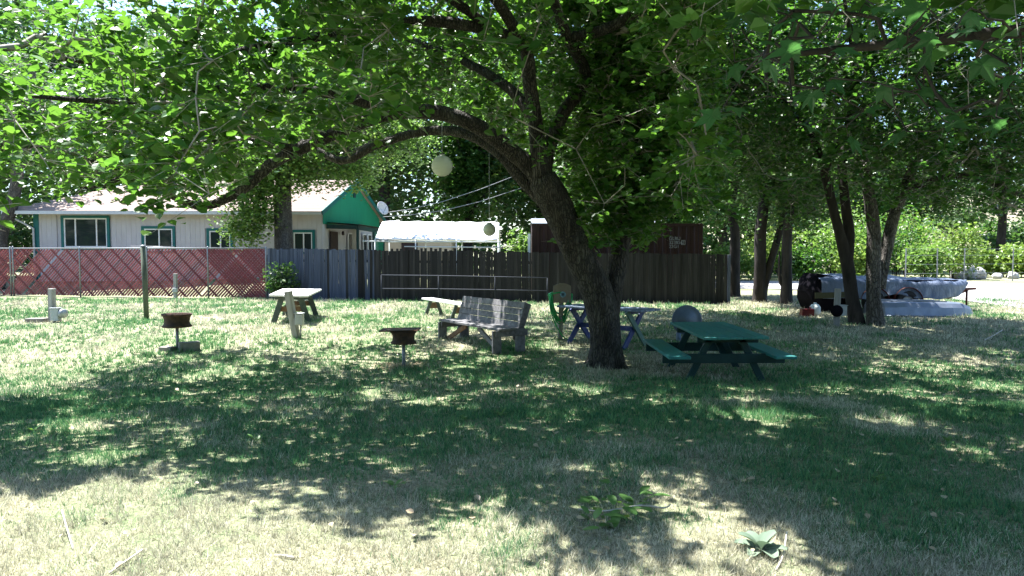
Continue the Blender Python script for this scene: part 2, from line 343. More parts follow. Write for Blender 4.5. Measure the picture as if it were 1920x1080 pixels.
def np_mesh(name, V, Fq, m, parent=None, origin=None, col=None, smooth=False):
    """V (n,3), Fq (k,3 or 4) int arrays"""
    b = BASE[parent.name] if parent is not None else (Vector(origin) if origin is not None else Vector((0, 0, 0)))
    V = np.asarray(V, np.float32) - np.array(b, np.float32)
    me = bpy.data.meshes.new(name); k = Fq.shape[1]
    me.vertices.add(len(V)); me.vertices.foreach_set('co', V.ravel())
    me.loops.add(Fq.size); me.loops.foreach_set('vertex_index', Fq.astype(np.int32).ravel())
    me.polygons.add(len(Fq)); me.polygons.foreach_set('loop_start', np.arange(0, Fq.size, k, dtype=np.int32))
    me.polygons.foreach_set('use_smooth', np.full(len(Fq), smooth))
    if col is not None:
        a = me.attributes.new('col', 'FLOAT_COLOR', 'POINT'); a.data.foreach_set('color', np.asarray(col, np.float32).ravel())
    me.update(calc_edges=True)
    return link_mesh(name, me, m, parent, origin)

# ------------------------------------------------------------------ terrain
def grid_axis(a, b, lo, hi, fine, grow=1.16):
    xs = list(np.arange(lo, hi + 1e-6, fine)); st = fine
    while xs[-1] < b: st *= grow; xs.append(xs[-1] + st)
    st = fine; l = []
    x = lo
    while x > a: st *= grow; x -= st; l.append(x)
    return np.array(l[::-1] + xs)
gx = grid_axis(-900, 900, -24, 24, .4); gy = grid_axis(-120, 1500, -2, 46, .4)
GX, GY = np.meshgrid(gx, gy); GZ = gz(GX, GY)
nx, ny = len(gx), len(gy); idx = np.arange(nx * ny).reshape(ny, nx)
Fq = np.stack([idx[:-1, :-1], idx[:-1, 1:], idx[1:, 1:], idx[1:, :-1]], -1).reshape(-1, 4)
lawn = np_mesh('lawn_ground', np.stack([GX, GY, GZ], -1).reshape(-1, 3), Fq, MT['ground'], smooth=True)
setp(lawn, 'mown half dry lawn with straw coloured and green patches', 'lawn', kind='structure')

near_e = [(2150, 606), (1990, 590), (1920, 579), (1790, 562), (1660, 551), (1530, 544), (1340, 541), (1150, 541)]
far_e = [(2150, 532), (1990, 532), (1920, 532), (1790, 530), (1660, 529), (1530, 528), (1340, 527), (1150, 527)]
nE = [gnd(*p) for p in near_e]; fE = [gnd(*p) for p in far_e]
mb = MB(); rows = []
for a, b in zip(nE, fE):
    row = []
    for k in range(13):
        p = a.lerp(b, k / 12); row.append((p.x, p.y, float(gz(p.x, p.y)) + .02))
    rows.append(row)
mb.loft(rows, caps=False); o = mb.build('road', MT['road'], smooth=True)
setp(o, 'pale sunlit gravel road running behind the trees', 'road', kind='structure')

# hill on the far right
hx = np.linspace(24, 190, 60); hy = np.linspace(56, 220, 50); HX, HY = np.meshgrid(hx, hy)
HZ = 9.5 * sstep(58, 105, HY) * sstep(24, 62, HX + .12 * (HY - 56)) + 10 * sstep(90, 200, HY) * sstep(60, 150, HX)
HZ += (vnoise(HX / 7, HY / 7, 3) - .5) * 1.3 * sstep(58, 80, HY) - .3
idx = np.arange(60 * 50).reshape(50, 60); Fh = np.stack([idx[:-1, :-1], idx[:-1, 1:], idx[1:, 1:], idx[1:, :-1]], -1).reshape(-1, 4)
o = np_mesh('hill', np.stack([HX, HY, HZ], -1).reshape(-1, 3), Fh, MT['hill'], smooth=True)
setp(o, 'dry brown hillside dotted with green shrubs', 'hill', kind='structure')
def hz(x, y):
    z = 9.5 * sstep(58, 105, y) * sstep(24, 62, x + .12 * (y - 56)) + 10 * sstep(90, 200, y) * sstep(60, 150, x)
    return float(z + (vnoise(x / 7, y / 7, 3) - .5) * 1.3 * sstep(58, 80, y) - .3)

# ------------------------------------------------------------------ light-and-shade layout of the lawn (where crowns stand overhead)
SHADE = [(-80, 765), (60, 738), (160, 715), (255, 672), (420, 660), (560, 655), (700, 645), (790, 625), (800, 590), (720, 572), (900, 567), (1040, 567), (1400, 572), (1700, 592), (1920, 602), (2100, 625),
         (2100, 1150), (1700, 1150), (1640, 1075), (1560, 1015), (1450, 968), (1330, 908), (1290, 888), (1205, 905), (1200, 945), (1240, 985), (1270, 1040), (1180, 1060), (1090, 1030), (1010, 1000), (985, 930), (800, 935), (715, 1015), (650, 1005), (620, 952), (540, 938), (400, 908), (330, 892), (200, 902), (60, 928), (-80, 935)]
SHADE = np.array(SHADE, float)
def in_poly(px, py, P):
    ins = np.zeros(px.shape, bool); n = len(P); j = n - 1
    for i in range(n):
        xi, yi = P[i]; xj, yj = P[j]
        c = ((yi > py) != (yj > py)) & (px < (xj - xi) * (py - yi) / (yj - yi + 1e-9) + xi)
        ins ^= c; j = i
    return ins
def shade_prob(P):
    """probability that foliage stands between the sun and the ground under its shadow"""
    k = P[:, 2] / SUN.z
    g = np.stack([P[:, 0] - SUN.x * k, P[:, 1] - SUN.y * k, np.zeros(len(P))], -1)
    px, py, dep = proj(np.stack([g[:, 0], g[:, 1], gz(g[:, 0], g[:, 1])], -1))
    ins = in_poly(px, py, SHADE)
    h = .65 * vnoise(g[:, 0] / .85, g[:, 1] / .85, 5) + .35 * vnoise(g[:, 0] / .33, g[:, 1] / .33, 9)
    h2 = .5 * vnoise(g[:, 0] / .6, g[:, 1] / .6, 15) + .5 * vnoise(g[:, 0] / .28, g[:, 1] / .28, 19); h = np.where(px > 1330, h2, h)
    T = np.full(len(P), .80)
    T[(px > 1330) & (py < 860)] = .52
    T[(py < 700) & (px > 830)] = .60
    T[(px < 720) & (py < 930)] = .68
    pr = np.where(ins, np.where(h < T, 1.0, .03), .002)
    off = (px < -80) | (px > 2050) | (dep < 2.9) | (py > 1120)
    pr = np.where(off, np.where((g[:, 0] < 0) & (g[:, 1] < 4), .05, .45), pr)
    return pr

# ------------------------------------------------------------------ trees
def catmull(pts, rad, step=.22):
    P = [Vector(p) for p in pts]; n = len(P); out = []; ro = []
    for i in range(n - 1):
        p0 = P[max(i - 1, 0)]; p1 = P[i]; p2 = P[i + 1]; p3 = P[min(i + 2, n - 1)]
        m = max(2, int((p2 - p1).length / step))
        for k in range(m):
            t = k / m
            q = .5 * ((2 * p1) + (p2 - p0) * t + (2 * p0 - 5 * p1 + 4 * p2 - p3) * t * t + (3 * p1 - p0 - 3 * p2 + p3) * t ** 3)
            out.append(q); ro.append(rad[i] * (1 - t) + rad[i + 1] * t)
    out.append(P[-1]); ro.append(rad[-1]); return out, ro
def rnd_unit(n, r):
    v = r.normal(size=(n, 3)); return v / np.linalg.norm(v, axis=1, keepdims=True)
def leaf_mesh(P, L, r, up=1.0, fold=True, aspect=.72, droop=.35):
    n = len(P)
    nrm = rnd_unit(n, r) * .75 + np.array([0, 0, up]); nrm /= np.linalg.norm(nrm, axis=1, keepdims=True)
    d = rnd_unit(n, r); d[:, 2] -= droop; d -= nrm * (d * nrm).sum(1, keepdims=True); d /= np.linalg.norm(d, axis=1, keepdims=True) + 1e-9
    s = np.cross(d, nrm); L = L[:, None]
    if fold:
        T = [(0, 0, 0), (.36, .22, .07), (.40, .55, .08), (0, 1, -.06), (-.40, .55, .08), (-.36, .22, .07)]
        V = np.stack([P + s * (a * aspect * 1.25 * L) + d * ((b - .4) * L) + nrm * (c * L) for a, b, c in T], 1).reshape(-1, 3)
        base = np.arange(n)[:, None] * 6
        Fq = np.concatenate([base + np.array([0, 1, 2, 3]), base + np.array([0, 3, 4, 5])], 0)
    else:
        T = [(0, 0, 0), (.5, .42, .07), (0, 1, -.04), (-.5, .42, .07)]
        V = np.stack([P + s * (a * aspect * L) + d * ((b - .4) * L) + nrm * (c * L) for a, b, c in T], 1).reshape(-1, 3)
        base = np.arange(n)[:, None] * 4
        Fq = base + np.array([0, 1, 2, 3])
    return V, Fq
def grow(limb_paths, clumps, r, rmin=.006, kr=.0048, first_r=None):
    """join every clump to the nearest wood; returns twig tubes"""
    nodes = [np.array(p) for path, rad in limb_paths for p in path]
    par = [-1] * len(nodes); nl = len(nodes)
    NA = np.zeros((nl + 2 * len(clumps) + 4, 3)); NA[:nl] = nodes; cnt = nl; parent = {}
    d0 = np.array([np.min(((NA[:nl] - c) ** 2).sum(1)) for c in clumps]); order = np.argsort(d0)
    weight = {}
    for i in order:
        c = clumps[i]; dd = ((NA[:cnt] - c) ** 2).sum(1)
        dd[:nl] *= 1.25
        j = int(np.argmin(dd)); a = NA[j]
        mid = a * .5 + c * .5 + r.normal(size=3) * .12 * math.sqrt(dd[j]) + np.array([0, 0, .06 * math.sqrt(dd[j])])
        NA[cnt] = mid; parent[cnt] = j; NA[cnt + 1] = c; parent[cnt + 1] = cnt; cnt += 2
    for k in range(cnt - 1, nl - 1, -1):
        w = weight.get(k, 0) + (1 if (k - nl) % 2 == 1 else 0); weight[k] = w
        p = parent[k]; weight[p] = weight.get(p, 0) + w
    return NA, parent, weight, nl, cnt
def make_tree(name, label, base, limbs, clumps, per, leaf_L, leafm, barkm, twigm=None, group=None, seed=1, spread=.3, fold=True, up=1.0, nside=10, flat=.65, twigs=True, kr=.0048, rough=.10, cat='tree', aspect=.72, roots=0):
    r = np.random.default_rng(seed)
    root = thing(name, label, cat, base, group)
    paths = []
    for k, (pts, rad) in enumerate(limbs):
        p, q = catmull(pts, rad); paths.append((p, q))
        m = MB(); m.tube(p, q, nside if k == 0 else max(6, nside - 2), rough=rough, seed=k * 7 + seed)
        o = m.build('trunk' if k == 0 else 'limb', barkm, root, smooth=True)
    for k in range(roots):
        a = k * 2 * math.pi / roots + .5 + .4 * math.sin(k * 3.1 + seed); rb = limbs[0][1][1]; u_ = Vector((math.cos(a), math.sin(a), 0)); B0 = Vector(base); l_ = rb * (1.15 + .4 * float(vnoise(k * 1.3, seed)))
        rp_, rq_ = catmull([B0 + u_ * rb * .45 + Vector((0, 0, .42)), B0 + u_ * rb * .70 + Vector((0, 0, .14)), B0 + u_ * rb * .95 + Vector((0, 0, .03)), B0 + u_ * l_ + Vector((0, 0, -.05))], [rb * .28, rb * .30, rb * .22, rb * .1], .08)
        m = MB(); m.tube(rp_, rq_, 8, rough=.12, seed=k)
        m.build('root', barkm, root, smooth=True)
    clumps = np.asarray(clumps)
    if twigs and len(clumps):
        NA, parent, weight, nl, cnt = grow(paths, clumps, r)
        tb = MB()
        for k in range(nl, cnt):
            a = NA[parent[k]]; b = NA[k]; w = max(weight[k], 1); wp = w if parent[k] < nl else max(weight[parent[k]], 1)
            r1 = kr * w ** .5; r0 = min(kr * wp ** .5, r1 * 1.5)
            tb.tube([a, b], [r0, r1 * .8], 4 if w < 12 else 6, cap=False)
        o = tb.build('twigs', twigm or barkm, root, smooth=True); o['kind'] = 'stuff'
    n = len(clumps) * per
    nc = len(clumps); ci = np.repeat(np.arange(nc), per)
    tint = (.72 + .56 * r.random((nc, 1))) * np.concatenate([.85 + .4 * r.random((nc, 1)), np.ones((nc, 1)), .75 + .5 * r.random((nc, 1))], 1)
    csz = .72 + .55 * r.random(nc)
    if fold:   # leaves sit along four or five shoots of each clump
        ns = 5; dirs = rnd_unit(nc * ns, r).reshape(nc, ns, 3) * np.array([1, 1, flat]); dirs[:, :, 2] -= .12
        ln = spread * (1.1 + 1.2 * r.random((nc, ns)))
        k_ = r.integers(0, ns, n); t_ = .12 + .9 * r.random(n) ** .8
        P = clumps[ci] + dirs[ci, k_] * (ln[ci, k_] * t_)[:, None] + r.normal(size=(n, 3)) * spread * .16
        a_ = np.repeat(clumps, ns, 0); b_ = a_ + dirs.reshape(-1, 3) * ln.reshape(-1, 1); e1_ = np.cross(b_ - a_, rnd_unit(nc * ns, r)); e1_ /= np.linalg.norm(e1_, axis=1, keepdims=True) + 1e-9
        e2_ = np.cross(b_ - a_, e1_); e2_ /= np.linalg.norm(e2_, axis=1, keepdims=True) + 1e-9; rr_ = .0036
        o3 = [e1_ * rr_, (-.5 * e1_ + .87 * e2_) * rr_, (-.5 * e1_ - .87 * e2_) * rr_]
        Vt = np.stack([a_ + o3[0], a_ + o3[1], a_ + o3[2], b_ + o3[0] * .5, b_ + o3[1] * .5, b_ + o3[2] * .5], 1).reshape(-1, 3); bi = np.arange(nc * ns)[:, None] * 6
        Ft = np.concatenate([bi + np.array([0, 1, 4, 3]), bi + np.array([1, 2, 5, 4]), bi + np.array([2, 0, 3, 5])], 0)
        o = np_mesh('shoots', Vt, Ft, twigm or barkm, root); o['kind'] = 'stuff'
    else:
        P = clumps[ci] + r.normal(size=(n, 3)) * np.array([spread, spread, spread * flat])
    L = leaf_L * (.65 + .7 * r.random(n)) * csz[ci]
    V, Fq = leaf_mesh(P, L, r, up, fold, aspect)
    cc = np.concatenate([tint[ci], np.ones((n, 1))], 1)
    o = np_mesh('crown', V, Fq, leafm, root, col=np.repeat(cc, 6 if fold else 4, 0)); o['kind'] = 'stuff'
    return root
def lobes(center, radii, nl, n, r, lobe=.45, zmin=None):
    c = np.array(center); R3 = np.array(radii); out = []
    u = rnd_unit(nl, r) * (.45 + .5 * r.random((nl, 1))); ctr = c + u * R3 * (1 - lobe * .6)
    per = n // nl
    for k in range(nl):
        v = rnd_unit(per, r) * r.random((per, 1)) ** .45
        out.append(ctr[k] + v * R3 * lobe * (.75 + .5 * r.random()))
    P = np.concatenate(out)
    if zmin is not None: P = P[P[:, 2] > zmin]
    return P

# --- the big leaning shade tree
TB = gnd(1137, 686); TY = TB.y
fork = at(1016, 335, TY - .1)
trunk = [TB + Vector((0, 0, -.25)), TB + Vector((0, 0, .02)), at(1135, 650, TY), at(1132, 600, TY), at(1118, 545, TY), at(1085, 480, TY), at(1058, 420, TY - .05), at(1035, 370, TY - .1), fork]
limbs = [(trunk, [.40, .315, .262, .252, .262, .255, .245, .25, .23]),
    ([at(1035, 372, TY - .1), at(1000, 320, TY), at(960, 285, TY - .1), at(900, 240, TY - .3), at(830, 213, TY - .5), at(740, 212, TY - .8), at(650, 240, TY - 1.0), at(560, 280, TY - 1.2), at(505, 310, TY - 1.3), at(468, 345, TY - 1.4), at(425, 372, TY - 1.5), at(372, 388, TY - 1.6), at(300, 355, TY - 1.7), at(200, 312, TY - 1.9), at(100, 280, TY - 2.1), at(-40, 270, TY - 2.3)],
     [.19, .15, .132, .122, .117, .11, .10, .095, .086, .078, .066, .056, .048, .04, .03, .018]),
    ([at(1050, 405, TY + .1), at(985, 342, TY + .25), at(935, 285, TY + .45), at(870, 250, TY + .7), at(790, 247, TY + 1), at(700, 275, TY + 1.2), at(640, 302, TY + 1.4), at(560, 262, TY + 1.6), at(450, 232, TY + 1.8), at(330, 215, TY + 2)],
     [.14, .11, .098, .088, .08, .072, .068, .055, .04, .02]),
    ([fork - Vector((0, 0, .15)), at(1010, 290, TY - .1), at(1003, 220, TY - .15), at(992, 150, TY - .3), at(985, 90, TY - .5), at(930, 60, TY - .9), at(800, 40, TY - 1.6), at(650, 60, TY - 2.2), at(480, 90, TY - 2.8), at(300, 130, TY - 3.3), at(120, 110, TY - 3.8)],
     [.16, .14, .12, .11, .10, .085, .075, .065, .05, .04, .02]),
    ([fork - Vector((0, 0, .1)), at(1030, 275, TY + .1), at(1060, 205, TY + .25), at(1100, 150, TY + .3), at(1080, 100, TY + .1), at(1060, 60, TY - .3), at(1030, -30, TY - 1.0), at(1000, -200, TY - 2.2), at(960, -400, TY - 3.8)],
     [.15, .12, .105, .10, .09, .085, .075, .055, .025]),
    ([at(1070, 70, TY - .2), at(1120, 60, TY - .3), at(1190, 25, TY - .6), at(1230, -40, TY - 1.2), at(1320, -220, TY - 2.6), at(1450, -420, TY - 4.2)], [.09, .085, .08, .07, .05, .025]),
    ([at(1140, 600, TY + .1), at(1152, 530, TY + .3), at(1165, 450, TY + .45), at(1176, 370, TY + .5), at(1178, 300, TY + .5), at(1160, 220, TY + .4), at(1165, 150, TY + .4), at(1200, 80, TY + .5), at(1240, 0, TY + .6), at(1280, -110, TY + .8)],
     [.17, .16, .15, .145, .14, .13, .12, .10, .08, .05]),
    ([at(1178, 310, TY + .5), at(1215, 240, TY + .9), at(1245, 150, TY + 1.4), at(1250, 40, TY + 1.9), at(1230, -60, TY + 2.3)], [.13, .11, .09, .07, .04]),
    ([at(1004, 230, TY - .15), at(960, 170, TY + .2), at(880, 120, TY + .6), at(760, 70, TY + 1.2), at(640, 20, TY + 1.8)], [.1, .085, .07, .055, .03]),
    ([at(740, 212, TY - .8), at(640, 180, TY - 1.6), at(520, 165, TY - 2.4), at(380, 170, TY - 3.0), at(230, 190, TY - 3.6), at(60, 180, TY - 4.0)], [.085, .07, .06, .05, .04, .02]),
    ([at(985, 90, TY - .5), at(900, -40, TY - 1.8), at(700, -220, TY - 3.6), at(500, -380, TY - 5.2)], [.09, .075, .055, .025]),
    ([at(930, 60, TY - .9), at(740, -70, TY - 2.2), at(480, -160, TY - 3.4), at(200, -200, TY - 4.4)], [.075, .06, .045, .02]),
    ([at(560, 280, TY - 1.2), at(430, 262, TY - 1.9), at(330, 285, TY - 2.4), at(200, 345, TY - 2.6), at(150, 352, TY - 2.7)], [.06, .05, .04, .028, .012]),
]
LBX = [-500, 0, 60, 110, 160, 200, 260, 320, 380, 430, 480, 540, 600, 650, 700, 760, 830, 900, 960, 1010, 1040, 1060, 1100, 1150, 1200, 1235, 1310, 1340, 1400, 1500, 1600, 1800, 2500]
LBY = [315, 325, 335, 345, 338, 332, 338, 352, 366, 350, 290, 260, 255, 235, 210, 190, 195, 215, 260, 280, 270, 300, 370, 410, 430, 385, 370, 340, 310, 280, 240, 190, 190]
def main_crown(n, r):
    out = []; tot = 0
    while tot < n:
        P = r.random((20000, 3)) * np.array([17.5, 20.5, 7.2]) + np.array([-9.5, 3.3, 2.1])
        x, y, z = P.T
        e = ((x - 0.2) / 9.2) ** 2 + ((y - 12.9) / np.where(x > -1.5, 11.0, 9.7)) ** 2 + ((z - 3.2) / 5.6) ** 2
        ok = e < 1 + .25 * (vnoise(x / 1.5, y / 1.5, 2) - .5)
        px, py, dep = proj(P); inf = (px > -60) & (px < 1980) & (py > -40) & (dep > .5)
        ok &= ~(inf & (py > np.interp(px, LBX, LBY) + 16 * (vnoise(px / 30, py / 30, 4) - .5)))
        ok &= ~((py > -40) & (dep < 6.2))
        ok &= ~((px > 1330) & (py > -40))
        ok &= z < 4.3 + 3.9 * sstep(-5.5, .5, x) + .5 * (vnoise(x, y, 41) - .5)
        pr = shade_prob(P)
        cen = inf & (px > 760) & (px < 1255) & (y < TY + .2); pr = np.where(cen, pr * .10, pr)
        lf = inf & (px < 760) & (y < TY - 1); pr = np.where(lf, pr * .85, pr)
        bk = inf & (y > TY + .4) & (px > 560); pr = np.where(bk, np.maximum(pr, .25), pr)
        # big open gaps between clumps, where sky and far trees show
        gap = vnoise(x / .9 + z, y / .9 - z, 11); pr = np.where(inf & (gap > .74), pr * .15, pr)
        ok &= r.random(len(P)) < pr
        P = P[ok]; out.append(P); tot += len(P)
    return np.concatenate(out)[:n]
r0 = np.random.default_rng(11)
cl = main_crown(3900, r0)
# foliage clothing the second stem
k = 760; t = r0.random(k); sx = 1195 + 62 * r0.normal(size=k); sy = -30 + 480 * t
cl2 = np.array([at(a, b, TY - .3 + 2.6 * c) for a, b, c in zip(sx, sy, r0.random(k)) if not (a > 1215 and b > 385)])
cl = np.concatenate([cl, cl2])
make_tree('shade_tree', 'big spreading shade tree with leaning trunk and long arching limbs beside the green picnic table', TB, limbs, cl, 35, .114, MT['leaf'], MT['bark'], MT['twig'], seed=3, spread=.27, nside=16, kr=.0052, roots=6)

# --- overhanging tree beside the camera on the right: trunk stands out of view
NB = g3(5.6, 2.6)
nl = [([NB + Vector((0, 0, -.2)), NB + Vector((0, 0, .3)), NB + Vector((-.1, .2, 1.6)), NB + Vector((-.3, .5, 3.0)), NB + Vector((-.4, .9, 4.6)), NB + Vector((-.3, 1.2, 6.6))], [.34, .27, .22, .2, .15, .06]),
      ([NB + Vector((-.3, .5, 3.0)), Vector((4.2, 4.0, 4.0)), Vector((3.0, 5.2, 4.5)), Vector((1.6, 6.0, 4.8))], [.12, .09, .06, .025]),
      ([NB + Vector((-.1, .3, 2.2)), Vector((4.6, 3.8, 2.9)), Vector((3.4, 4.4, 3.05)), Vector((2.3, 4.6, 3.0)), Vector((1.5, 4.5, 2.9))], [.08, .06, .045, .03, .012]),
      ([NB + Vector((-.4, .9, 4.4)), Vector((4.8, 5.5, 5.2)), Vector((4.4, 7.5, 5.3)), Vector((4.2, 9.0, 5.2))], [.11, .08, .055, .025])]
def near_crown(n, r):
    out = []; tot = 0
    while tot < n:
        P = r.random((20000, 3)) * np.array([8.2, 8.5, 4.2]) + np.array([.2, 1.2, 3.2])
        x, y, z = P.T; px, py, dep = proj(P)
        ok = ((x - 4.6) / 4.6) ** 2 + ((y - 4.6) / 5.0) ** 2 + ((z - 3.6) / 4.0) ** 2 < 1
        ok &= ~((px > -60) & (px < 2000) & (py > -190) & (dep > .3))
        ok &= r.random(len(P)) < shade_prob(P)
        out.append(P[ok]); tot += ok.sum()
    return np.concatenate(out)[:n]
ncl = near_crown(780, r0)
near_tree = make_tree('overhanging_tree', 'tree with broad lobed leaves hanging low on the branch ends over the lawn', NB, nl, ncl, 24, .14, MT['leaf'], MT['bark_dark'], MT['bark_dark'], seed=5, spread=.27, nside=12)
# broad lobed leaves that hang into view, each a part
def lobed_leaf_mesh(seed):
    r = random.Random(seed); pts = []
    for a, rr in ((-150, .32), (-128, .62), (-105, .38), (-78, .60), (-55, .95), (-34, .52), (-20, .66), (0, 1.15), (20, .66), (34, .52), (55, .95), (78, .60), (105, .38), (128, .62), (150, .32)):
        q = rr * (1 + r.uniform(-.08, .08)); pts.append((math.sin(R(a)) * q * .55, math.cos(R(a)) * q * .55 + .2, -.10 * (q ** 2) + .05 * abs(math.sin(R(a)))))
    me = bpy.data.meshes.new('lobed_leaf'); v = [(0, 0, 0), (0, .25, .03)] + pts
    me.from_pydata(v, [], [(1, i + 2, i + 3) for i in range(len(pts) - 1)] + [(0, 2, 1), (0, 1, len(pts) + 1)]); me.materials.append(MT['leaf_lobed']); return me
lms = [lobed_leaf_mesh(s) for s in range(5)]
petiole = MB(); hang = []
rl = random.Random(4)
spots = [(1430, 110, 3.4), (1505, 90, 3.3), (1400, 135, 3.6), (1470, 125, 3.6), (1560, 95, 3.5), (1640, 15, 3.2), (1570, 15, 3.4), (1700, 90, 3.5), (1760, 70, 3.3), (1790, 65, 3.0), (1850, 40, 3.1), (1830, 110, 3.4), (1895, 60, 3.2), (1900, 140, 3.5), (1720, 180, 3.8), (1750, 205, 3.8), (1650, 160, 3.9), (1620, 210, 4.2), (1870, 200, 3.8), (1890, 250, 4.0), (1800, 230, 4.2), (1700, 250, 4.4), (1540, 170, 4.2), (1480, 40, 3.6), (1420, 20, 3.9), (1370, 60, 4.0), (1820, 20, 3.0), (1740, 20, 3.3)]
for _ in range(60): spots.append((rl.uniform(1350, 1935), rl.triangular(-20, 290, 40), rl.uniform(3.6, 5.2)))
for i, (px, py, Y) in enumerate(spots):
    p = at(px, py, Y); b = NB
    o = bpy.data.objects.new('leaf', lms[i % 5]); C.objects.link(o); o.parent = near_tree; o.location = p - b
    s = rl.uniform(.13, .21); o.scale = (s, s, s); o.rotation_euler = (rl.uniform(-.9, .5), rl.uniform(-.6, .6), rl.uniform(0, 6.28))
    hang.append(p)
hang = np.array(hang); paths = [(catmull(*l)[0], 0) for l in nl[2:3]]
NA, parent, weight, nl0, cnt = grow(paths, hang + np.array([0, 0, .01]), r0)
for k in range(nl0, cnt): petiole.tube([NA[parent[k]], NA[k]], [.0035 * max(weight[k], 1) ** .4, .0028 * max(weight[k], 1) ** .4], 4, cap=False)
o = petiole.build('hanging_twigs', MT['bark_dark'], near_tree, smooth=True); o['kind'] = 'stuff'

# --- pair of trees on the right of the lawn
def shade_limited(P, r, lbx, lby, soft=.07):
    px, py, dep = proj(P); inf = (px > -60) & (px < 1980) & (py > -40)
    ok = ~(inf & (py > np.interp(px, lbx, lby) + 20 * (vnoise(px / 40, py / 40, 8) - .5)))
    pr = np.maximum(shade_prob(P), soft); return P[ok & (r.random(len(P)) < pr)]
RBX = [1250, 1340, 1400, 1450, 1520, 1600, 1660, 1720, 1800, 1860, 1920, 2100]; RBY = [330, 400, 440, 432, 418, 400, 408, 398, 402, 412, 418, 425]
A = gnd(1606, 607); AY = A.y
la = [([A + Vector((0, 0, -.2)), A + Vector((0, 0, .05)), at(1598, 560, AY), at(1588, 490, AY), at(1572, 430, AY), at(1560, 380, AY), at(1545, 320, AY), at(1520, 250, AY), at(1480, 200, AY - .4), at(1420, 150, AY - .8)], [.27, .195, .158, .145, .122, .11, .098, .085, .065, .03]),
      ([at(1588, 490, AY), at(1592, 440, AY + .1), at(1585, 380, AY + .2), at(1580, 300, AY + .3), at(1600, 200, AY + .5), at(1610, 60, AY + .9), at(1600, -80, AY + 1)], [.14, .125, .115, .105, .09, .065, .03]),
      ([at(1545, 320, AY), at(1590, 230, AY - .8), at(1600, 120, AY - 1.8), at(1580, -20, AY - 3)], [.09, .075, .055, .025])]
B = gnd(1641, 609); BY = B.y
lb = [([B + Vector((0, 0, -.2)), B + Vector((0, 0, .05)), at(1638, 560, BY), at(1638, 490, BY), at(1638, 430, BY), at(1630, 370, BY), at(1622, 310, BY), at(1625, 200, BY), at(1640, 80, BY), at(1660, -60, BY)], [.29, .215, .172, .16, .148, .132, .116, .10, .075, .04]),
      ([at(1648, 540, BY + .15), at(1660, 480, BY + .2), at(1672, 420, BY + .3), at(1690, 370, BY + .4), at(1715, 310, BY + .5), at(1770, 240, BY + .6), at(1850, 170, BY + .6)], [.15, .135, .13, .115, .1, .075, .035]),
      ([at(1690, 370, BY + .4), at(1740, 340, BY - .4), at(1820, 330, BY - 1), at(1900, 360, BY - 1.4), at(1960, 390, BY - 1.6)], [.085, .075, .065, .05, .03]),
      ([at(1625, 220, BY), at(1720, 120, BY - 1.2), at(1830, 20, BY - 2.6), at(1950, -90, BY - 4)], [.09, .075, .055, .025])]
pa = lobes((A.x - 1.2, AY - .6, 6.2), (4.8, 5.4, 4.0), 16, 4200, r0, .5, 2.6); pa = shade_limited(pa, r0, RBX, RBY)[:1300]
pb = lobes((B.x + 2.0, BY - .8, 6.0), (5.2, 5.4, 3.8), 16, 4200, r0, .5, 2.6); pb = shade_limited(pb, r0, RBX, RBY)[:1400]
make_tree('forked_tree', 'slim dark forked tree standing left of its pale barked twin by the covered boat', A, la, pa, 29, .112, MT['leaf_r'], MT['bark_dark'], MT['twig'], seed=8, spread=.3, nside=12, roots=4)
make_tree('pale_trunk_tree', 'tree with pale sunlit trunk forking low, beside the upturned boat', B, lb, pb, 29, .112, MT['leaf_r'], MT['bark_pale'], MT['twig'], seed=9, spread=.3, nside=12, roots=4)

# --- three slim trees beyond the end of the fence
for i, (px, py, top, w, lab) in enumerate([(1376, 556, 400, .2, 'slim dark tree close to the end of the wooden fence'),
                                      (1424, 566, 430, .2, 'dark twin stemmed tree between two slim trees past the wooden fence'),
                                      (1474, 570, 420, .17, 'slim dark tree with small side shoot next to the covered boat')]):
    b = gnd(px, py); Y = b.y
    ls = [([b - Vector((0, 0, .2)), b + Vector((0, 0, .1)), at(px + 1, 500, Y), at(px + 2, 440, Y), at(px + (8 if i else -4), 380, Y), at(px + 10, 280, Y + .5), at(px, 150, Y + .5)], [w * 1.7, w * 1.15, w, w * .95, w * .8, w * .6, .05])]
    if i == 1: ls.append(([b + Vector((.12, .1, -.1)), at(px + 8, 540, Y), at(px + 22, 490, Y), at(px + 36, 440, Y), at(px + 50, 380, Y + .5), at(px + 70, 280, Y + 1)], [.16, .14, .125, .12, .1, .05]))
    if i == 2: ls.append(([at(px, 542, Y), at(px - 11, 530, Y), at(px - 13, 500, Y), at(px - 12, 470, Y)], [.06, .055, .045, .02]))
    P = lobes((b.x + .2, Y + .2, 6.0), (3.0, 3.0, 4.4), 12, 900, r0, .5, 2.5)
    qx, qy, _ = proj(P); P = P[~((qy > 452 + 15 * vnoise(qx / 20, qy / 20)) & (qx > -60)) & ~((qx < 1345) & (qy > 385))][:560]
    make_tree('slim_tree', lab, b, ls, P, 30, .15, MT['leaf_bg'], MT['bark_dark'], seed=20 + i, spread=.36, fold=False, nside=10)

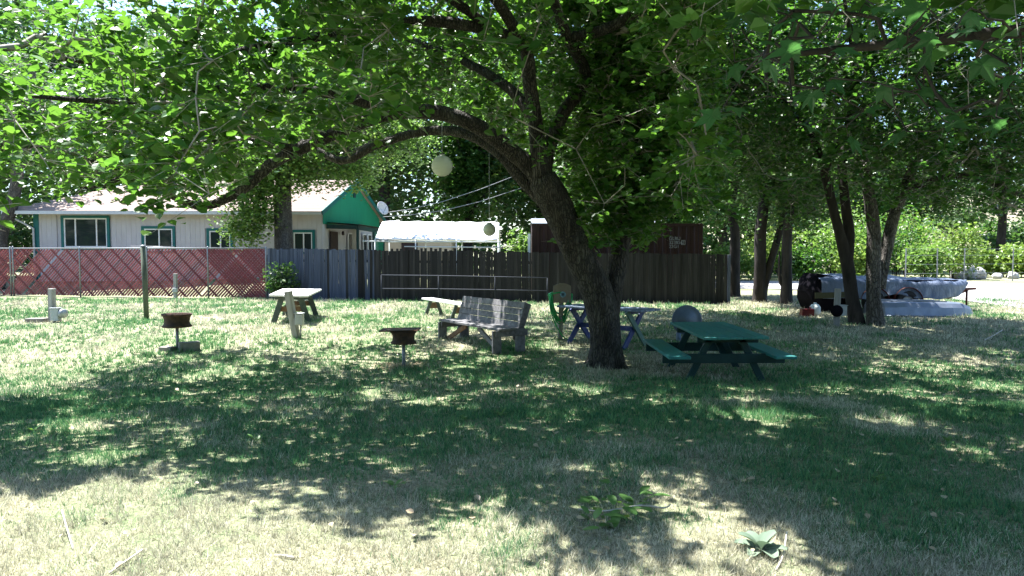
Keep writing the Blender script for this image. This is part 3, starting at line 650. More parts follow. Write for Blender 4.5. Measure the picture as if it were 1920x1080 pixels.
# --- light leaved tree by the house, behind the fence
HB = g3(at(532, 470, 29.6).x, 29.6)
lh = [([HB - Vector((0, 0, .3)), HB + Vector((0, 0, .2)), at(531, 420, 29.6), at(530, 360, 29.6), at(540, 300, 29.6), at(560, 220, 29.6), at(560, 120, 29.6)], [.5, .38, .35, .31, .26, .2, .08]),
      ([at(530, 370, 29.6), at(490, 345, 29.2), at(450, 320, 28.9), at(420, 290, 28.7)], [.14, .11, .08, .04]),
      ([at(535, 330, 29.6), at(590, 300, 29.4), at(640, 290, 29.2), at(690, 270, 29)], [.14, .11, .08, .04])]
P = np.concatenate([lobes((HB.x - 1.0, 29.0, 3.6), (1.3, .8, 1.9), 7, 190, r0, .6, 1.8), lobes((HB.x + .4, 29.4, 6.4), (3.6, 2.2, 2.6), 10, 700, r0, .55, 3.9), lobes((HB.x + 3.2, 31, 6.6), (2.8, 1.5, 1.5), 7, 260, r0, .55, 4.6)])
P = np.concatenate([P, np.array([at(a, b, c) for a, b, c in zip(r0.uniform(470, 700, 150), 345 - 40 * r0.random(150) ** .6 + 12 * r0.normal(size=150), r0.uniform(28.6, 30.2, 150))])])
qx, qy, _ = proj(P); P = P[~((qx > 545) & (qy > 358) & (r0.random(len(P)) < .85)) & ~((qx > 505) & (qx < 560) & (qy > 375))]
make_tree('house_tree', 'light green tree with thick dark trunk between the house windows and the fence', HB, lh, P, 30, .14, MT['leaf_light'], MT['bark_pale'], seed=31, spread=.33, fold=False, nside=14)

# --- pale leaning trunk at the left corner of the house
LB_ = g3(at(-12, 470, 31).x, 31)
ll = [([LB_ - Vector((0, 0, .3)), at(2, 445, 31), at(18, 400, 31), at(30, 350, 31), at(38, 290, 31), at(60, 200, 31.3), at(60, 80, 31.6)], [.4, .27, .24, .22, .2, .15, .06]),
      ([at(34, 320, 31), at(90, 250, 31.5), at(160, 200, 32)], [.12, .1, .05])]
P = np.concatenate([lobes((LB_.x - 2.5, 33.5, 8), (5.0, 3, 3.4), 14, 900, r0, .5, 4.6), lobes((LB_.x - .2, 33.6, 2.8), (2.4, 1.2, 1.9), 8, 240, r0, .5, 1)])
qx, qy, _ = proj(P); P = P[~((qx > 62) & (qy > 345))]
make_tree('corner_tree', 'tree with smooth pale leaning trunk at the corner of the white house', LB_, ll, P, 28, .17, MT['leaf_bg'], MT['bark_pale'], seed=33, spread=.42, fold=False, nside=12)

# --- background trees
bgt = [(-41, 52, 20, 8, 'broad'), (-33, 47, 19, 7, 'broad'), (-27, 50, 20, 7, 'broad'), (-20, 48, 19, 6.5, 'broad'), (-13.5, 50, 19, 6, 'broad'), (-8, 46, 17, 5.5, 'broad'), (-3, 49, 15, 5, 'broad'),
       (1.6, 47, 15, 5, 'broad'), (5.5, 40, 13, 4.6, 'broad'), (9.5, 45, 14, 4.8, 'broad'), (14.5, 52, 14, 4.8, 'loose'), (20, 56, 14, 5.2, 'loose'), (27, 58, 13, 5, 'loose'), (34, 63, 16, 6, 'high'), (43, 66, 17, 6.5, 'high'), (49, 64, 16, 6, 'high')]
desc = ['behind the left end of the house roof', 'rising over the house roof', 'behind the middle of the house roof', 'behind the roof near the light green tree', 'above the green gable', 'behind the satellite dish and cables', 'behind the white canopy',
        'behind the right end of the white canopy', 'close behind the shipping container', 'beyond the shipping container', 'beyond the road behind the slim trees', 'beyond the road behind the forked tree', 'beyond the road behind the pale trunk tree', 'with high crown at the foot of the dry hill', 'with high crown on the slope of the dry hill', 'with high crown above the vines and boulders']
for i, (x, y, h, w, kd) in enumerate(bgt):
    zb = float(gz(x, y)) if not (x > 24 and y > 56) else hz(x, y)
    b = Vector((x, y, zb)); rr = .018 * h + .06
    ls = [([b - Vector((0, 0, .4)), b + Vector((0, 0, .2)), b + Vector((.2, 0, h * .3)), b + Vector((-.2, .2, h * .6)), b + Vector((.1, 0, h * .92))], [rr * 1.5, rr * 1.1, rr * .9, rr * .6, .05])]
    for q in range(5):
        a = q * 2.4 + i; z0 = h * (.28 + .09 * q)
        ls.append(([b + Vector((.1, 0, z0)), b + Vector((math.cos(a) * w * .35, math.sin(a) * w * .35, z0 + h * .1)), b + Vector((math.cos(a) * w * .75, math.sin(a) * w * .75, z0 + h * .17))], [rr * .45, rr * .3, .03]))
    zc = h * .56; P = lobes((x, y, zb + zc), (w * .78, w * .7, h * .5), 18, 760 if kd == 'broad' else 620, r0, .46, zb + {'broad': 1.2, 'loose': 3.2, 'high': 4.6}[kd])
    make_tree('background_tree', ('dense dark green tree ' if kd == 'broad' else 'loose mid green tree ') + desc[i], b, ls, P, 20, .30, MT['leaf_bg'] if i % 3 else MT['leaf_r'], MT['bark_dark'], seed=50 + i, spread=.55, fold=False, nside=8, group='trees in the background', flat=.8, twigs=False)

# --- far wood that closes the view behind the single trees
n = 72000; wr = np.random.default_rng(77)
wx = -75 + 108 * wr.random(n); wy = 60 + 9 * wr.random(n)
wtop = 9 + 9 * vnoise(wx / 5, wx * 0, 61) + 7 * sstep(12, -2, wx) + 2 * vnoise(wx / 1.5, wx * 0, 62) - 5.5 * sstep(14, 34, wx)
wz_ = wtop * wr.random(n) ** .8
keep = vnoise(wx / 2.2, wz_ / 2.2, 63) < .74 + .4 * (wz_ < 12)
P = np.stack([wx, wy, wz_ + .1], -1)[keep]
V, Fq = leaf_mesh(P, .42 + .4 * wr.random(len(P)), wr, .7, False)
tn = .7 + .7 * vnoise(P[:, 0] / 2, P[:, 2] / 2, 67); o = np_mesh('far_wood', V, Fq, MT['leaf_bg'], col=np.repeat(np.stack([tn, tn, tn, tn * 0 + 1], -1), 4, 0)); setp(o, 'far dark green wood closing the view behind the garden', 'wood', kind='stuff')

n = 14000; wx = -70 + 140 * wr.random(n); wy = -26 - 6 * wr.random(n); wz_ = (7 + 6 * vnoise(wx / 5, wx * 0, 71)) * wr.random(n) ** .8
P = np.stack([wx, wy, wz_ + .2], -1); V, Fq = leaf_mesh(P, .8 + .7 * wr.random(n), wr, .7, False)
o = np_mesh('far_wood', V, Fq, MT['leaf_bg'], col=np.ones((len(V), 4))); setp(o, 'row of trees behind the viewer, mirrored in the house windows', 'wood', kind='stuff')

# --- bushes and vines beyond the road and hill shrubs
def bush(name, label, b, w, h, n, L, m, group, seed, stems=6):
    r = np.random.default_rng(seed); root = thing(name, label, 'bush', b, group)
    st = MB()
    for k in range(stems):
        a = r.random() * 6.28; q = .55 * w * r.random()
        st.tube([b + Vector((.1 * math.cos(a), .1 * math.sin(a), -.1)), b + Vector((q * .6 * math.cos(a), q * .6 * math.sin(a), h * .45)), b + Vector((q * math.cos(a), q * math.sin(a), h * .85))], [.03, .02, .008], 5)
    st.build('stems', MT['bark_dark'], root, smooth=True)
    P = lobes((b.x, b.y, b.z + h * .5), (w, w * .8, h * .56), 12, n, r, .5, b.z + .03)
    V, Fq = leaf_mesh(P, L * (.6 + .8 * r.random(len(P))), r, .8, False)
    tn = .75 + .5 * vnoise(P[:, 0] / .6 + seed, P[:, 2] / .5 + P[:, 1], 7); cc = np.stack([tn * 1.05, tn, tn * .9, tn * 0 + 1], -1)
    o = np_mesh('foliage', V, Fq, m, root, col=np.repeat(cc, 4, 0)); o['kind'] = 'stuff'; return root
G1 = 'leafy bushes along the far side of the road'
BL = ['left of the slim trees', 'behind the twin stemmed tree', 'behind the slim tree with the side shoot', 'behind the dark stern of the covered boat', 'behind the forked tree', 'behind the pale trunk', 'behind the middle of the silver tarp', 'behind the bow of the covered boat', 'tall one at the back, behind the slim trees', 'tall one at the back, behind the forked tree', 'tall one at the back, right of the pale trunk']
for i, (px, Y, w, h) in enumerate([(1380, 44, 2.0, 2.2), (1440, 45.5, 2.6, 3.9), (1505, 44, 1.7, 2.0), (1560, 44.5, 2.4, 4.1), (1620, 43, 1.9, 2.2), (1680, 44, 2.4, 4.4), (1735, 42.5, 1.9, 2.4), (1785, 45.5, 2.0, 3.9), (1480, 49, 3, 5.0), (1600, 50, 3, 5.6), (1700, 50, 3, 5.4)]):
    x = (px - 960) / 1400 * Y
    bush('bush', 'sunlit bush beyond the gravel road, ' + BL[i], g3(x, Y), w, h, 1900, .2, [MT['leaf_light'], MT['leaf_vine'], MT['leaf_r']][i % 3], G1, 80 + i)
G2 = 'vines along the far fence'
VL = ['at the boulder pile', 'right of the boulder pile', 'behind the last boulder', 'past the last boulder']
for i, (px, Y, w) in enumerate([(1835, 50, 2.2), (1885, 49, 2.2), (1940, 48, 2.3), (2000, 48, 2.3)]):
    x = (px - 960) / 1400 * Y
    bush('vine_bush', 'yellow green vine sprawling over the far wire fence ' + VL[i], Vector((x, Y, .05)), w, 2.15, 1700, .24, MT['leaf_vine'], G2, 95 + i)
G3 = 'shrubs on the dry hill'
for i, (x, y, w, h) in enumerate([(44, 68, 4, 3.0), (50, 74, 4.5, 3.4), (47, 80, 5, 3.8), (40, 78, 4, 3.5), (60, 92, 6, 4.5)]):
    bush('hill_shrub', 'grey green shrub on the dry hillside, ' + ['lowest on the slope', 'wide one above the last boulder', 'large one halfway up', 'one nearest the road trees', 'largest one high on the slope'][i], Vector((x, y, hz(x, y) - .2)), w, h, 1500, .42, MT['leaf_bg'], G3, 110 + i)
bush('sunlit_bush', 'pale green sunlit bush between the white canopy and the shipping container', g3(at(978, 440, 34).x, 34), 1.1, 2.7, 1500, .17, MT['leaf_light'], None, 131)
bush('fence_shrub', 'small dark shrub where the red fence meets the grey pickets', g3(at(528, 550, 26.4).x, 26.4), .85, 1.45, 900, .12, MT['leaf_bg'], None, 130)

# ------------------------------------------------------------------ red chain link fence
fd = Vector((26.7, -4.3, 0)).normalized()
def FP(s, z=0, off=0):   # point on the fence line by world x
    x = s; y = fence_y(x) + off; return Vector((x, y, float(gz(x, y)) + z))
def fx(px):   # world x where the fence line is seen at pixel column px
    a = (px - 960) / F_PX * 1.0
    # x = a * y ; y = 28.8 + (x+19.7)*k
    k = -4.3 / 26.7; y = (28.8 + 19.7 * k) / (1 - a * k); return a * y
xr = fx(500); xl = fx(-45); ftop = 1.84
fen = thing('chain_link_fence', 'chain link fence woven with red diagonal slats and a silver top rail', 'fence', FP(xl))
for px in (-44, 20, 25, 150, 276, 390, 499):
    x = fx(px); MB().tube([FP(x, -.15), FP(x, ftop + .04), FP(x, ftop + .07)], [.032, .032, .012], 10).build('post', MT['pipe'], fen, smooth=True)
MB().tube([FP(xl, ftop), FP(xr, ftop)], .024, 8).build('top_rail', MT['pipe'], fen, smooth=True)
MB().tube([FP(fx(233), ftop + .06, .5), FP(fx(316), ftop + .04, .5)], .02, 6).build('spare_rail', MT['pipe'], fen, smooth=True)
H = ftop - .1; flen = xr - xl
def slat(x0, z0, x1, z1, m, off, w=.066):
    a = FP(x0, 0, off); b = FP(x1, 0, off)
    p0 = Vector((a.x, a.y, float(gz(x0, fence_y(x0))) + .06 + z0)); p1 = Vector((b.x, b.y, float(gz(x1, fence_y(x1))) + .06 + z1))
    MB().beam(p0, p1, w, .004, up=(-fd.y, fd.x, 0)).build('slat', m, fen)
x = xl - H
gate = (fx(21), fx(24))
rs = random.Random(2)
while x < xr:   # rising to the right
    a, b = max(x, xl + .02), min(x + H, xr - .02)
    if b - a > .1 and rs.random() > .07: slat(a, a - x, b, b - x, MT['red_slat'], 0, .066)
    x += .125
x = xl; i = 0
while x < xr + H:   # falling to the right: few, thicker at the right end
    a, b = max(x - H, xl + .02), min(x, xr - .02)
    if b - a > .1:
        dense = x > fx(455)
        if i % 5 == 0 or (dense and rs.random() < .85): slat(a, H - (a - (x - H)), b, H - (b - (x - H)), MT['red_slat_dark'], -.012, .07)
    x += .125; i += 1
wm = MB(); x = xl - H
while x < xr:
    a, b = max(x, xl), min(x + H, xr)
    if b - a > .05:
        for sgn in (0, 1):
            z0, z1 = (a - x, b - x) if not sgn else (H - (a - x), H - (b - x))
            wm.tube([FP(a, .06 + z0, -.02), FP(b, .06 + z1, -.02)], .002, 3, cap=False)
    x += .26
o = wm.build('wire_mesh', MT['wire'], fen); o['kind'] = 'stuff'

# ------------------------------------------------------------------ wooden picket fence
pf = thing('picket_fence', 'tall dark weathered fence of uneven narrow wooden pickets', 'fence', FP(xr))
pm = []
for k in range(7):
    w = .082 + .004 * k; m = MB(); t = .018
    m._box(-w / 2, w / 2, -t / 2, t / 2, -.06, 1.0)
    me = bpy.data.meshes.new('picket'); me.from_pydata(m.v, [], m.f); pm.append(me)
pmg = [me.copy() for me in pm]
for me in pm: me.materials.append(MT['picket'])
for me in pmg: me.materials.append(MT['picket_lit_grey'])
x = xr + .08; xe = fx(1363); i = 0; rp = random.Random(5)
while x < xe:
    t = (x - xr) / (xe - xr); h = 1.83 * (1 - t) + 1.63 * t
    px = 960 + 1400 * x / fence_y(x)
    if 735 < px < 860 and i % 2: h += rp.uniform(.02, .13)
    h += rp.uniform(-.025, .02)
    grey = px < 600 or (px < 700 and rp.random() < .75)  # left pickets take the lighter colour, standing in for light there
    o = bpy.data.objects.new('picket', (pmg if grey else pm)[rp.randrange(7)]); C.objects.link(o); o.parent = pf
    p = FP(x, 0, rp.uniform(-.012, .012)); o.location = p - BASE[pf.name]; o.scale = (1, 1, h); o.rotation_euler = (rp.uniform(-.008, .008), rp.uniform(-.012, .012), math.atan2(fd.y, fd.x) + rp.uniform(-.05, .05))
    x += rp.uniform(.083, .090); i += 1
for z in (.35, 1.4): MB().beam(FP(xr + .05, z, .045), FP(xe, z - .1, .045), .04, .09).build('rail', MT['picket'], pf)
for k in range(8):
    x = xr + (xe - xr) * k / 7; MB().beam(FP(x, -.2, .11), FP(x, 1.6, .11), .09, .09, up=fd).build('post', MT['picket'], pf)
MB().beam(FP(xe + .06, -.1, -.02), FP(xe + .06, 1.62, -.02), .09, .09, up=fd).build('end_post', MT['picket_lit_grey'], pf, bevel=.006)

# ------------------------------------------------------------------ pipe railing in front of the fence
rx = [at(715, 540, 25.6), at(822, 540, 25.3), at(928, 540, 25.0), at(1026, 540, 24.7)]
ra = thing('pipe_railing', 'low two rail metal pipe railing in front of the dark picket fence', 'railing', g3(rx[0].x, rx[0].y))
top = [.93, .90, .88, .86]
for p, z in zip(rx, top):
    g = g3(p.x, p.y); MB().tube([g - Vector((0, 0, .1)), g + Vector((0, 0, z))], .016, 8).build('post', MT['rail_pipe'], ra, smooth=True)
for f in (1, .5):
    pts = [g3(p.x, p.y) + Vector((0, -.0, z * f)) for p, z in zip(rx, top)]
    MB().tube(pts, .017, 8).build('rail', MT['rail_pipe'], ra, smooth=True)

# ------------------------------------------------------------------ house
U = Vector((1, .05, 0)).normalized(); V_ = Vector((.12, .993, 0)).normalized()
h0 = Vector((at(70, 470, 31.6).x, 31.6, .5)); hl = at(606, 470, 32.2).x - h0.x; dep = 8.2
def HP(s, t, z): p = h0 + U * s + V_ * t; return Vector((p.x, p.y, z))
house = thing('house', 'low cream house with teal window frames, tan roof and green gable', 'house', h0)
eave = 3.44; ridge = 5.15; zb = .45
wins = []
def px_s(px):   # distance along the front wall
    for k in range(400):
        s = hl * k / 400; p = HP(s, 0, 2)
        if 960 + 1400 * p.x / p.y >= px: return s
    return hl
def py_z(py, s): p = HP(s, 0, 0); return CAM_Z + float(p.y) * (ray(960, py).z / ray(960, py).y)
for a, b, yt, hgt, nl_ in ((117, 207, 404, 1.45, 3), (266, 329, 424, 1.15, 2), (388, 438, 428, 1.05, 2), (546, 590, 431, 1.05, 2)):
    s0, s1 = px_s(a), px_s(b); zt = py_z(yt, s0); wins.append((s0, s1, zt - hgt, zt, nl_))
MB().loft([[HP(0, .04, zb), HP(0, .04, eave)], [HP(hl, .04, zb), HP(hl, .04, eave)]], caps=False)
core = MB(); c8 = [HP(.02, .05, zb), HP(hl - .05, .05, zb), HP(hl - .05, dep, zb), HP(.02, dep, zb)]
t8 = [Vector((p.x, p.y, eave + .05)) for p in c8]
core.v += [tuple(p) for p in c8 + t8]; core.f += [(0, 1, 5, 4), (1, 2, 6, 5), (2, 3, 7, 6), (3, 0, 4, 7)]
core.build('wall', MT['siding'], house)
s = 0; bw = .205
while s < hl - .01:
    e = min(s + bw, hl); segs = [(zb, eave)]
    for w0, w1, z0, z1, _ in wins:
        if e > w0 and s < w1:
            ns = []
            for a, b in segs:
                if z0 > a: ns.append((a, min(z0, b)))
                if z1 < b: ns.append((max(z1, a), b))
            segs = ns
    for a, b in segs:
        m = MB(); q = [HP(s + .0035, -.0, 0), HP(e - .0035, 0, 0), HP(e - .0035, .05, 0), HP(s + .0035, .05, 0)]
        m.loft([[Vector((p.x, p.y, a)) for p in q], [Vector((p.x, p.y, b)) for p in q]], closed=True); m.build('siding_board', MT['siding'], house)
    s = e
def rect(m, s0, s1, t0, t1, z0, z1):
    q = [HP(s0, t0, 0), HP(s1, t0, 0), HP(s1, t1, 0), HP(s0, t1, 0)]
    m.loft([[Vector((p.x, p.y, z0)) for p in q], [Vector((p.x, p.y, z1)) for p in q]], closed=True); return m
for s0, s1, z0, z1, nl_ in wins:
    m = MB(); w = .11
    rect(m, s0, s1, -.035, .02, z1 - w, z1); rect(m, s0, s1, -.035, .02, z0, z0 + w); rect(m, s0, s0 + w, -.035, .02, z0 + w, z1 - w); rect(m, s1 - w, s1, -.035, .02, z0 + w, z1 - w)
    wo_ = m.build('window', MT['teal_trim'], house)
    a, b, c, d = s0 + w, s1 - w, z0 + w, z1 - w; m = MB(); v = .05
    rect(m, a, b, -.015, .03, d - v, d); rect(m, a, b, -.015, .03, c, c + v)
    cuts = [a, b - v] + ([a + (b - a) * .25, a + (b - a) * .74] if nl_ == 3 else [(a + b) / 2])
    for q in cuts: rect(m, q, q + v, -.014, .03, c + v, d - v)
    m.build('frame', MT['vinyl'], wo_)
    qs = sorted(cuts)
    for k in range(len(qs) - 1): rect(MB(), qs[k] + v, qs[k + 1], .012, .018, c + v, d - v).build('pane', MT['glass'], wo_)
    if nl_ == 3:
        rect(MB(), qs[0] + v, qs[1], .03, .034, c + v, d - v).build('curtain', MT['curtain'], wo_)
# roof
ov = .55; e0 = HP(-.95, -ov, eave - .02); e1 = HP(hl + .15, -ov, eave - .02); e2 = HP(hl + .15, dep + ov, eave - .02); e3 = HP(-.95, dep + ov, eave - .02)
r1_ = HP(2.6, dep / 2, ridge); r2_ = HP(hl + .15, dep / 2, ridge)
m = MB(); dn = Vector((0, 0, -.12))
m.quad(e0, e1, r2_, r1_); m.quad(e2, e3, r1_, r2_); m.quad(e3, e0, r1_)
m.quad(e1 + dn, e0 + dn, r1_ + dn, r2_ + dn); m.quad(e3 + dn, e2 + dn, r2_ + dn, r1_ + dn); m.quad(e0 + dn, e3 + dn, r1_ + dn)
m.quad(e0 + dn, e1 + dn, e1, e0); m.quad(e3 + dn, e0 + dn, e0, e3); m.quad(e2 + dn, e3 + dn, e3, e2)
roof = m.build('roof', MT['shingle'], house)
rows_ = 22
for k in range(1, rows_):   # shingle courses, each with its own lower edge
    f0 = k / rows_; a = e0.lerp(r1_, f0); b = e1.lerp(r2_, f0); nrm = Vector((0, -.35, 1)).normalized()
    MB().beam(a + nrm * .004, b + nrm * .004, .17, .012, up=nrm).build('shingle_course', MT['shingle'], roof)
gm = MB(); gm.beam(e0 + Vector((0, -.05, -.09)), e1 + Vector((0, -.05, -.09)), .1, .13); gm.build('gutter', MT['gutter'], house)
ds = [HP(-.75, -ov - .03, eave - .15), HP(-.6, -ov + .05, eave - .32), HP(-.08, -.08, eave - .75), HP(-.06, -.08, zb)]
MB().tube(ds, .045, 8).build('downspout', MT['gutter'], house, smooth=True)
rect(MB(), -.12, .1, -.02, .1, zb, eave - .12).build('corner_trim', MT['teal_trim'], house)
# gable end
m = MB(); gy0 = 2.9
a = HP(hl + .02, 0, gy0); b = HP(hl + .02, dep, gy0); c = HP(hl + .02, dep, eave); d = HP(hl + .02, dep / 2, ridge - .1); e = HP(hl + .02, 0, eave)
m.v += [tuple(p) for p in (a, b, c, d, e)] + [tuple(p - U * .06) for p in (a, b, c, d, e)]
m.f += [(0, 1, 2, 3, 4), (9, 8, 7, 6, 5), (0, 5, 6, 1)]; m.build('gable', MT['green_siding'], house)
for p, q in ((HP(hl + .2, -ov, eave - .1), HP(hl + .2, dep / 2, ridge - .04)), (HP(hl + .2, dep + ov, eave - .1), HP(hl + .2, dep / 2, ridge - .04))):
    MB().beam(p, q, .04, .2).build('bargeboard', MT['teal_trim'], house)
m = MB(); vc = HP(hl + .05, dep / 2, ridge - .7); m.beam(vc - V_ * .15, vc + V_ * .15, .04, .3); m.build('vent', MT['green_paint_dark'], house)
# porch on the gable end
pch = 1.3
m = MB(); m.beam(HP(hl + pch, .5, gy0 - .12), HP(hl + pch, 4.6, gy0 - .22), .12, .2); m.beam(HP(hl, .5, gy0 - .1), HP(hl + pch, .5, gy0 - .12), .12, .18); m.build('porch_beam', MT['green_paint_dark'], house)
m = MB(); m.quad(HP(hl, .4, gy0 + .1), HP(hl + pch + .15, .4, gy0), HP(hl + pch + .15, 5, gy0 - .06), HP(hl, 5, gy0 + .06)); m.quad(HP(hl, 5, gy0 + .02), HP(hl + pch + .15, 5, gy0 - .1), HP(hl + pch + .15, .4, gy0 - .05), HP(hl, .4, gy0 + .05)); m.build('porch_roof', MT['shingle'], house)
for t in (.6, 2.9, 4.5): MB().beam(HP(hl + pch, t, zb - .1), HP(hl + pch, t, gy0 - .15), .11, .11, up=U).build('porch_post', MT['green_paint_dark'], house)
lat = MB()
for k in range(-12, 12):
    for sg in (1, -1):
        t0 = 3 + k * .13; t1 = t0 + 1.5; za, zc_ = 1.1, 2.6
        if sg < 0: t0, t1 = t1, t0
        # clip to 2.95..4.4
        p = [(t0, za), (t1, zc_)]
        def cl_(p, q, lim, lo):
            if (p[0] < lim) == lo and (q[0] < lim) == lo: return None
            if (p[0] < lim) == lo: f = (lim - p[0]) / (q[0] - p[0]); p = (lim, p[1] + f * (q[1] - p[1]))
            if (q[0] < lim) == lo: f = (lim - p[0]) / (q[0] - p[0]); q = (lim, p[1] + f * (q[1] - p[1]))
            return p, q
        z = cl_(p[0], p[1], 2.98, True)
        z = z and cl_(z[0], z[1], 4.42, False)
        if z: lat.beam(HP(hl + pch + .01 * sg, z[0][0], z[0][1]), HP(hl + pch + .01 * sg, z[1][0], z[1][1]), .035, .012, up=U)
lat.build('lattice', MT['green_siding'], house)
m = MB(); q = hl + .03
m.beam(HP(q, 1.3, zb), HP(q, 1.3, 2.6), .04, .9, up=V_); m.build('door', MT['door'], house)
for t in (3.4, 5.6, 6.4):
    wn_ = MB().beam(HP(q, t, 1.2), HP(q, t, 2.6), .05, .55, up=V_).build('window', MT['vinyl'], house); MB().beam(HP(q + .03, t, 1.27), HP(q + .03, t, 2.53), .02, .42, up=V_).build('pane', MT['glass'], wn_)
m = MB(); lp = HP(hl + .12, 2.2, 2.55); m.lathe([(.02, .1), (.06, .06), (.07, -.06), (.02, -.1)], lp, 10); m.build('porch_lamp', MT['door'], house, smooth=True)

# satellite dish on the gable end eave
dp = at(715, 392, 40.0)
sd = thing('satellite_dish', 'white satellite dish on the corner of the green gable', 'satellite dish', HP(hl + .2, dep + ov - .05, eave))
ax = Vector((.75, -.55, .35)).normalized()
MB().lathe([(.0, .0), (.16, .02), (.28, .06), (.38, .13), (.375, .145), (.27, .075), (.0, .02)], dp, 20, ax).build('reflector', MT['white_paint'], sd, smooth=True)
MB().tube([HP(hl + .2, dep + ov - .05, eave - .05), dp - ax * .1, dp], [.025, .025, .02], 8).build('mast', MT['pipe'], sd, smooth=True)
MB().tube([dp - Vector((0, 0, .33)) + ax * .1, dp + ax * .42], .012, 6).build('feed_arm', MT['pipe'], sd)
# overhead cables
for i, (p0, pts, lb) in enumerate([(at(700, 408, 40), [(770, 403, 41), (830, 395, 42), (900, 378, 43), (985, 350, 44)], 'pale overhead cable running from the green gable into the trees, lower of two'),
                               (at(702, 402, 40), [(770, 392, 41), (830, 378, 42), (900, 355, 43), (985, 322, 44)], 'pale overhead cable running from the green gable into the trees, upper of two')]):
    setp(MB().tube([p0] + [at(*q) for q in pts], .018, 5).build('overhead_cable', MT['cable'], origin=p0, smooth=True), lb, 'cable', 'overhead cables')

# ------------------------------------------------------------------ white canopy and shed behind it
cx0, cx1 = at(703, 447, 30.6).x, at(934, 447, 30.6).x; ce, cr = 2.24, 3.02; cyf, cyr, cyb = 30.6, 32.4, 34.2
cn = thing('canopy', 'white tarp canopy on thin pale poles behind the picket fence', 'canopy', g3(cx0, cyf))
nseg = 16; nr = 8; rings = []
for i in range(nseg + 1):
    x = cx0 + (cx1 - cx0) * i / nseg; ring = []
    for k in range(2 * nr + 1):
        f = k / nr; y = cyf + (cyr - cyf) * f; z = ce + (cr - ce) * (f if f <= 1 else 2 - f)
        sag = -.05 * math.sin(math.pi * ((i / nseg * 3) % 1)) * math.sin(math.pi * (f % 1 if f != 1 else 0)) - .02 * math.sin(i * 1.9 + k)
        if k in (0, 2 * nr): z -= .03 * abs(math.sin(math.pi * i / nseg * 3))
        ring.append((x, y, z + sag - .05 * i / nseg))
    rings.append(ring)
ro_ = MB().loft(rings, caps=False).build('cover', MT['tarp_white'], cn, smooth=True)
sol = ro_.modifiers.new('thick', 'SOLIDIFY'); sol.thickness = .008
m = MB(); m.quad((cx0, cyf + .05, ce - .12), (cx0, cyb, ce - .12), (cx0, cyr, cr - .03)); o = m.build('end_panel', MT['tarp_blue'], cn); o.modifiers.new('t', 'SOLIDIFY').thickness = .006  # blue tarp colour stands in for shade on the canopy end
for f in (0, .33, .66, 1):
    x = cx0 + (cx1 - cx0) * f
    for y in (cyf, cyb):
        g = g3(x, y); MB().tube([g - Vector((0, 0, .1)), Vector((x, y, ce - .03))], .028, 8).build('pole', MT['white_plastic'], cn, smooth=True)
    MB().tube([(x, cyf, ce - .05), (x, cyr, cr - .08), (x, cyb, ce - .05)], .02, 6).build('rafter', MT['white_plastic'], cn, smooth=True)
for z, x_ in ((ce - .1, cx0 - .5), (ce - .32, cx0 + 1.2)): MB().tube([(x_, cyf - .03, z), (cx1 + .1, cyf - .03, z - .04)], .022, 6).build('crossbar', MT['white_plastic'], cn, smooth=True)
MB().tube([(cx0, cyb, ce - .1), (cx1, cyb, ce - .1)], .022, 6).build('crossbar', MT['white_plastic'], cn, smooth=True)
sh = thing('shed', 'beige flat roofed shed seen under the white canopy', 'shed', (-7.2, 42, .4))
MB()._box(-7.2, -3.4, 42, 45, .2, 2.75).build('wall', MT['beige'], sh)
MB()._box(-7.3, -3.3, 41.8, 45.2, 2.755, 2.9).build('roof', MT['shingle'], sh)
MB()._box(-6.2, -5.3, 41.95, 42.05, .6, 2.2).build('door', MT['door'], sh)

# ------------------------------------------------------------------ shipping container
kx0, kx1, ky = .70, 6.74, 26.4; kz = .12; kh = 2.59
kt = thing('shipping_container', 'dark maroon corrugated shipping container with white code lettering', 'container', (kx0, ky, kz))
m = MB(); x = kx0 + .16; pr = []; up_ = True
while x < kx1 - .16:
    pr += [(x, ky + (.0 if up_ else .036)), (x + .105, ky + (.0 if up_ else .036))]; x += .14; up_ = not up_
m.loft([[(a, b + .015, kz + .16) for a, b in pr], [(a, b + .015, kz + kh - .1) for a, b in pr]], caps=False); m.build('side_panel', MT['container'], kt)
for xx in (kx0, kx1 - .16): MB()._box(xx, xx + .16, ky, ky + .16, kz, kz + kh).build('corner_post', MT['container'], kt, bevel=.01)
MB()._box(kx0 + .163, kx1 - .163, ky + .004, ky + .14, kz, kz + .16).build('bottom_rail', MT['container'], kt)
MB()._box(kx0 + .163, kx1 - .163, ky - .004, ky + .08, kz + kh - .1, kz + kh).build('top_rail', MT['container'], kt)
MB()._box(kx0 + .03, kx0 + .09, ky + .163, ky + 2.4, kz, kz + kh - .01).build('end_wall', MT['container'], kt)
MB()._box(kx1 - .09, kx1 - .03, ky + .163, ky + 2.4, kz, kz + kh - .01).build('end_wall', MT['container'], kt)
MB()._box(kx0, kx1, ky + 2.4, ky + 2.44, kz, kz + kh).build('back_wall', MT['container'], kt)
m = MB(); m.quad((kx0, ky - .02, kz + kh + .01), (kx1 - 1.6, ky - .02, kz + kh + .01), (kx1 - 1.6, ky + 1.2, kz + kh + .22), (kx0, ky + 1.2, kz + kh + .22)); m.quad((kx0, ky + 1.2, kz + kh + .22), (kx1 - 1.6, ky + 1.2, kz + kh + .22), (kx1 - 1.6, ky + 2.44, kz + kh + .01), (kx0, ky + 2.44, kz + kh + .01)); o = m.build('roof_cover', MT['container_roof'], kt); o.modifiers.new('t', 'SOLIDIFY').thickness = .02
MB()._box(kx0 + .03, kx1 - .03, ky + .02, ky + 2.42, kz + kh - .03, kz + kh - .005).build('roof', MT['container'], kt)
MB()._box(kx0 - .14, kx0 - .05, ky - .1, ky - .02, .05, 2.35).build('door_bar', MT['white_plastic'], kt)
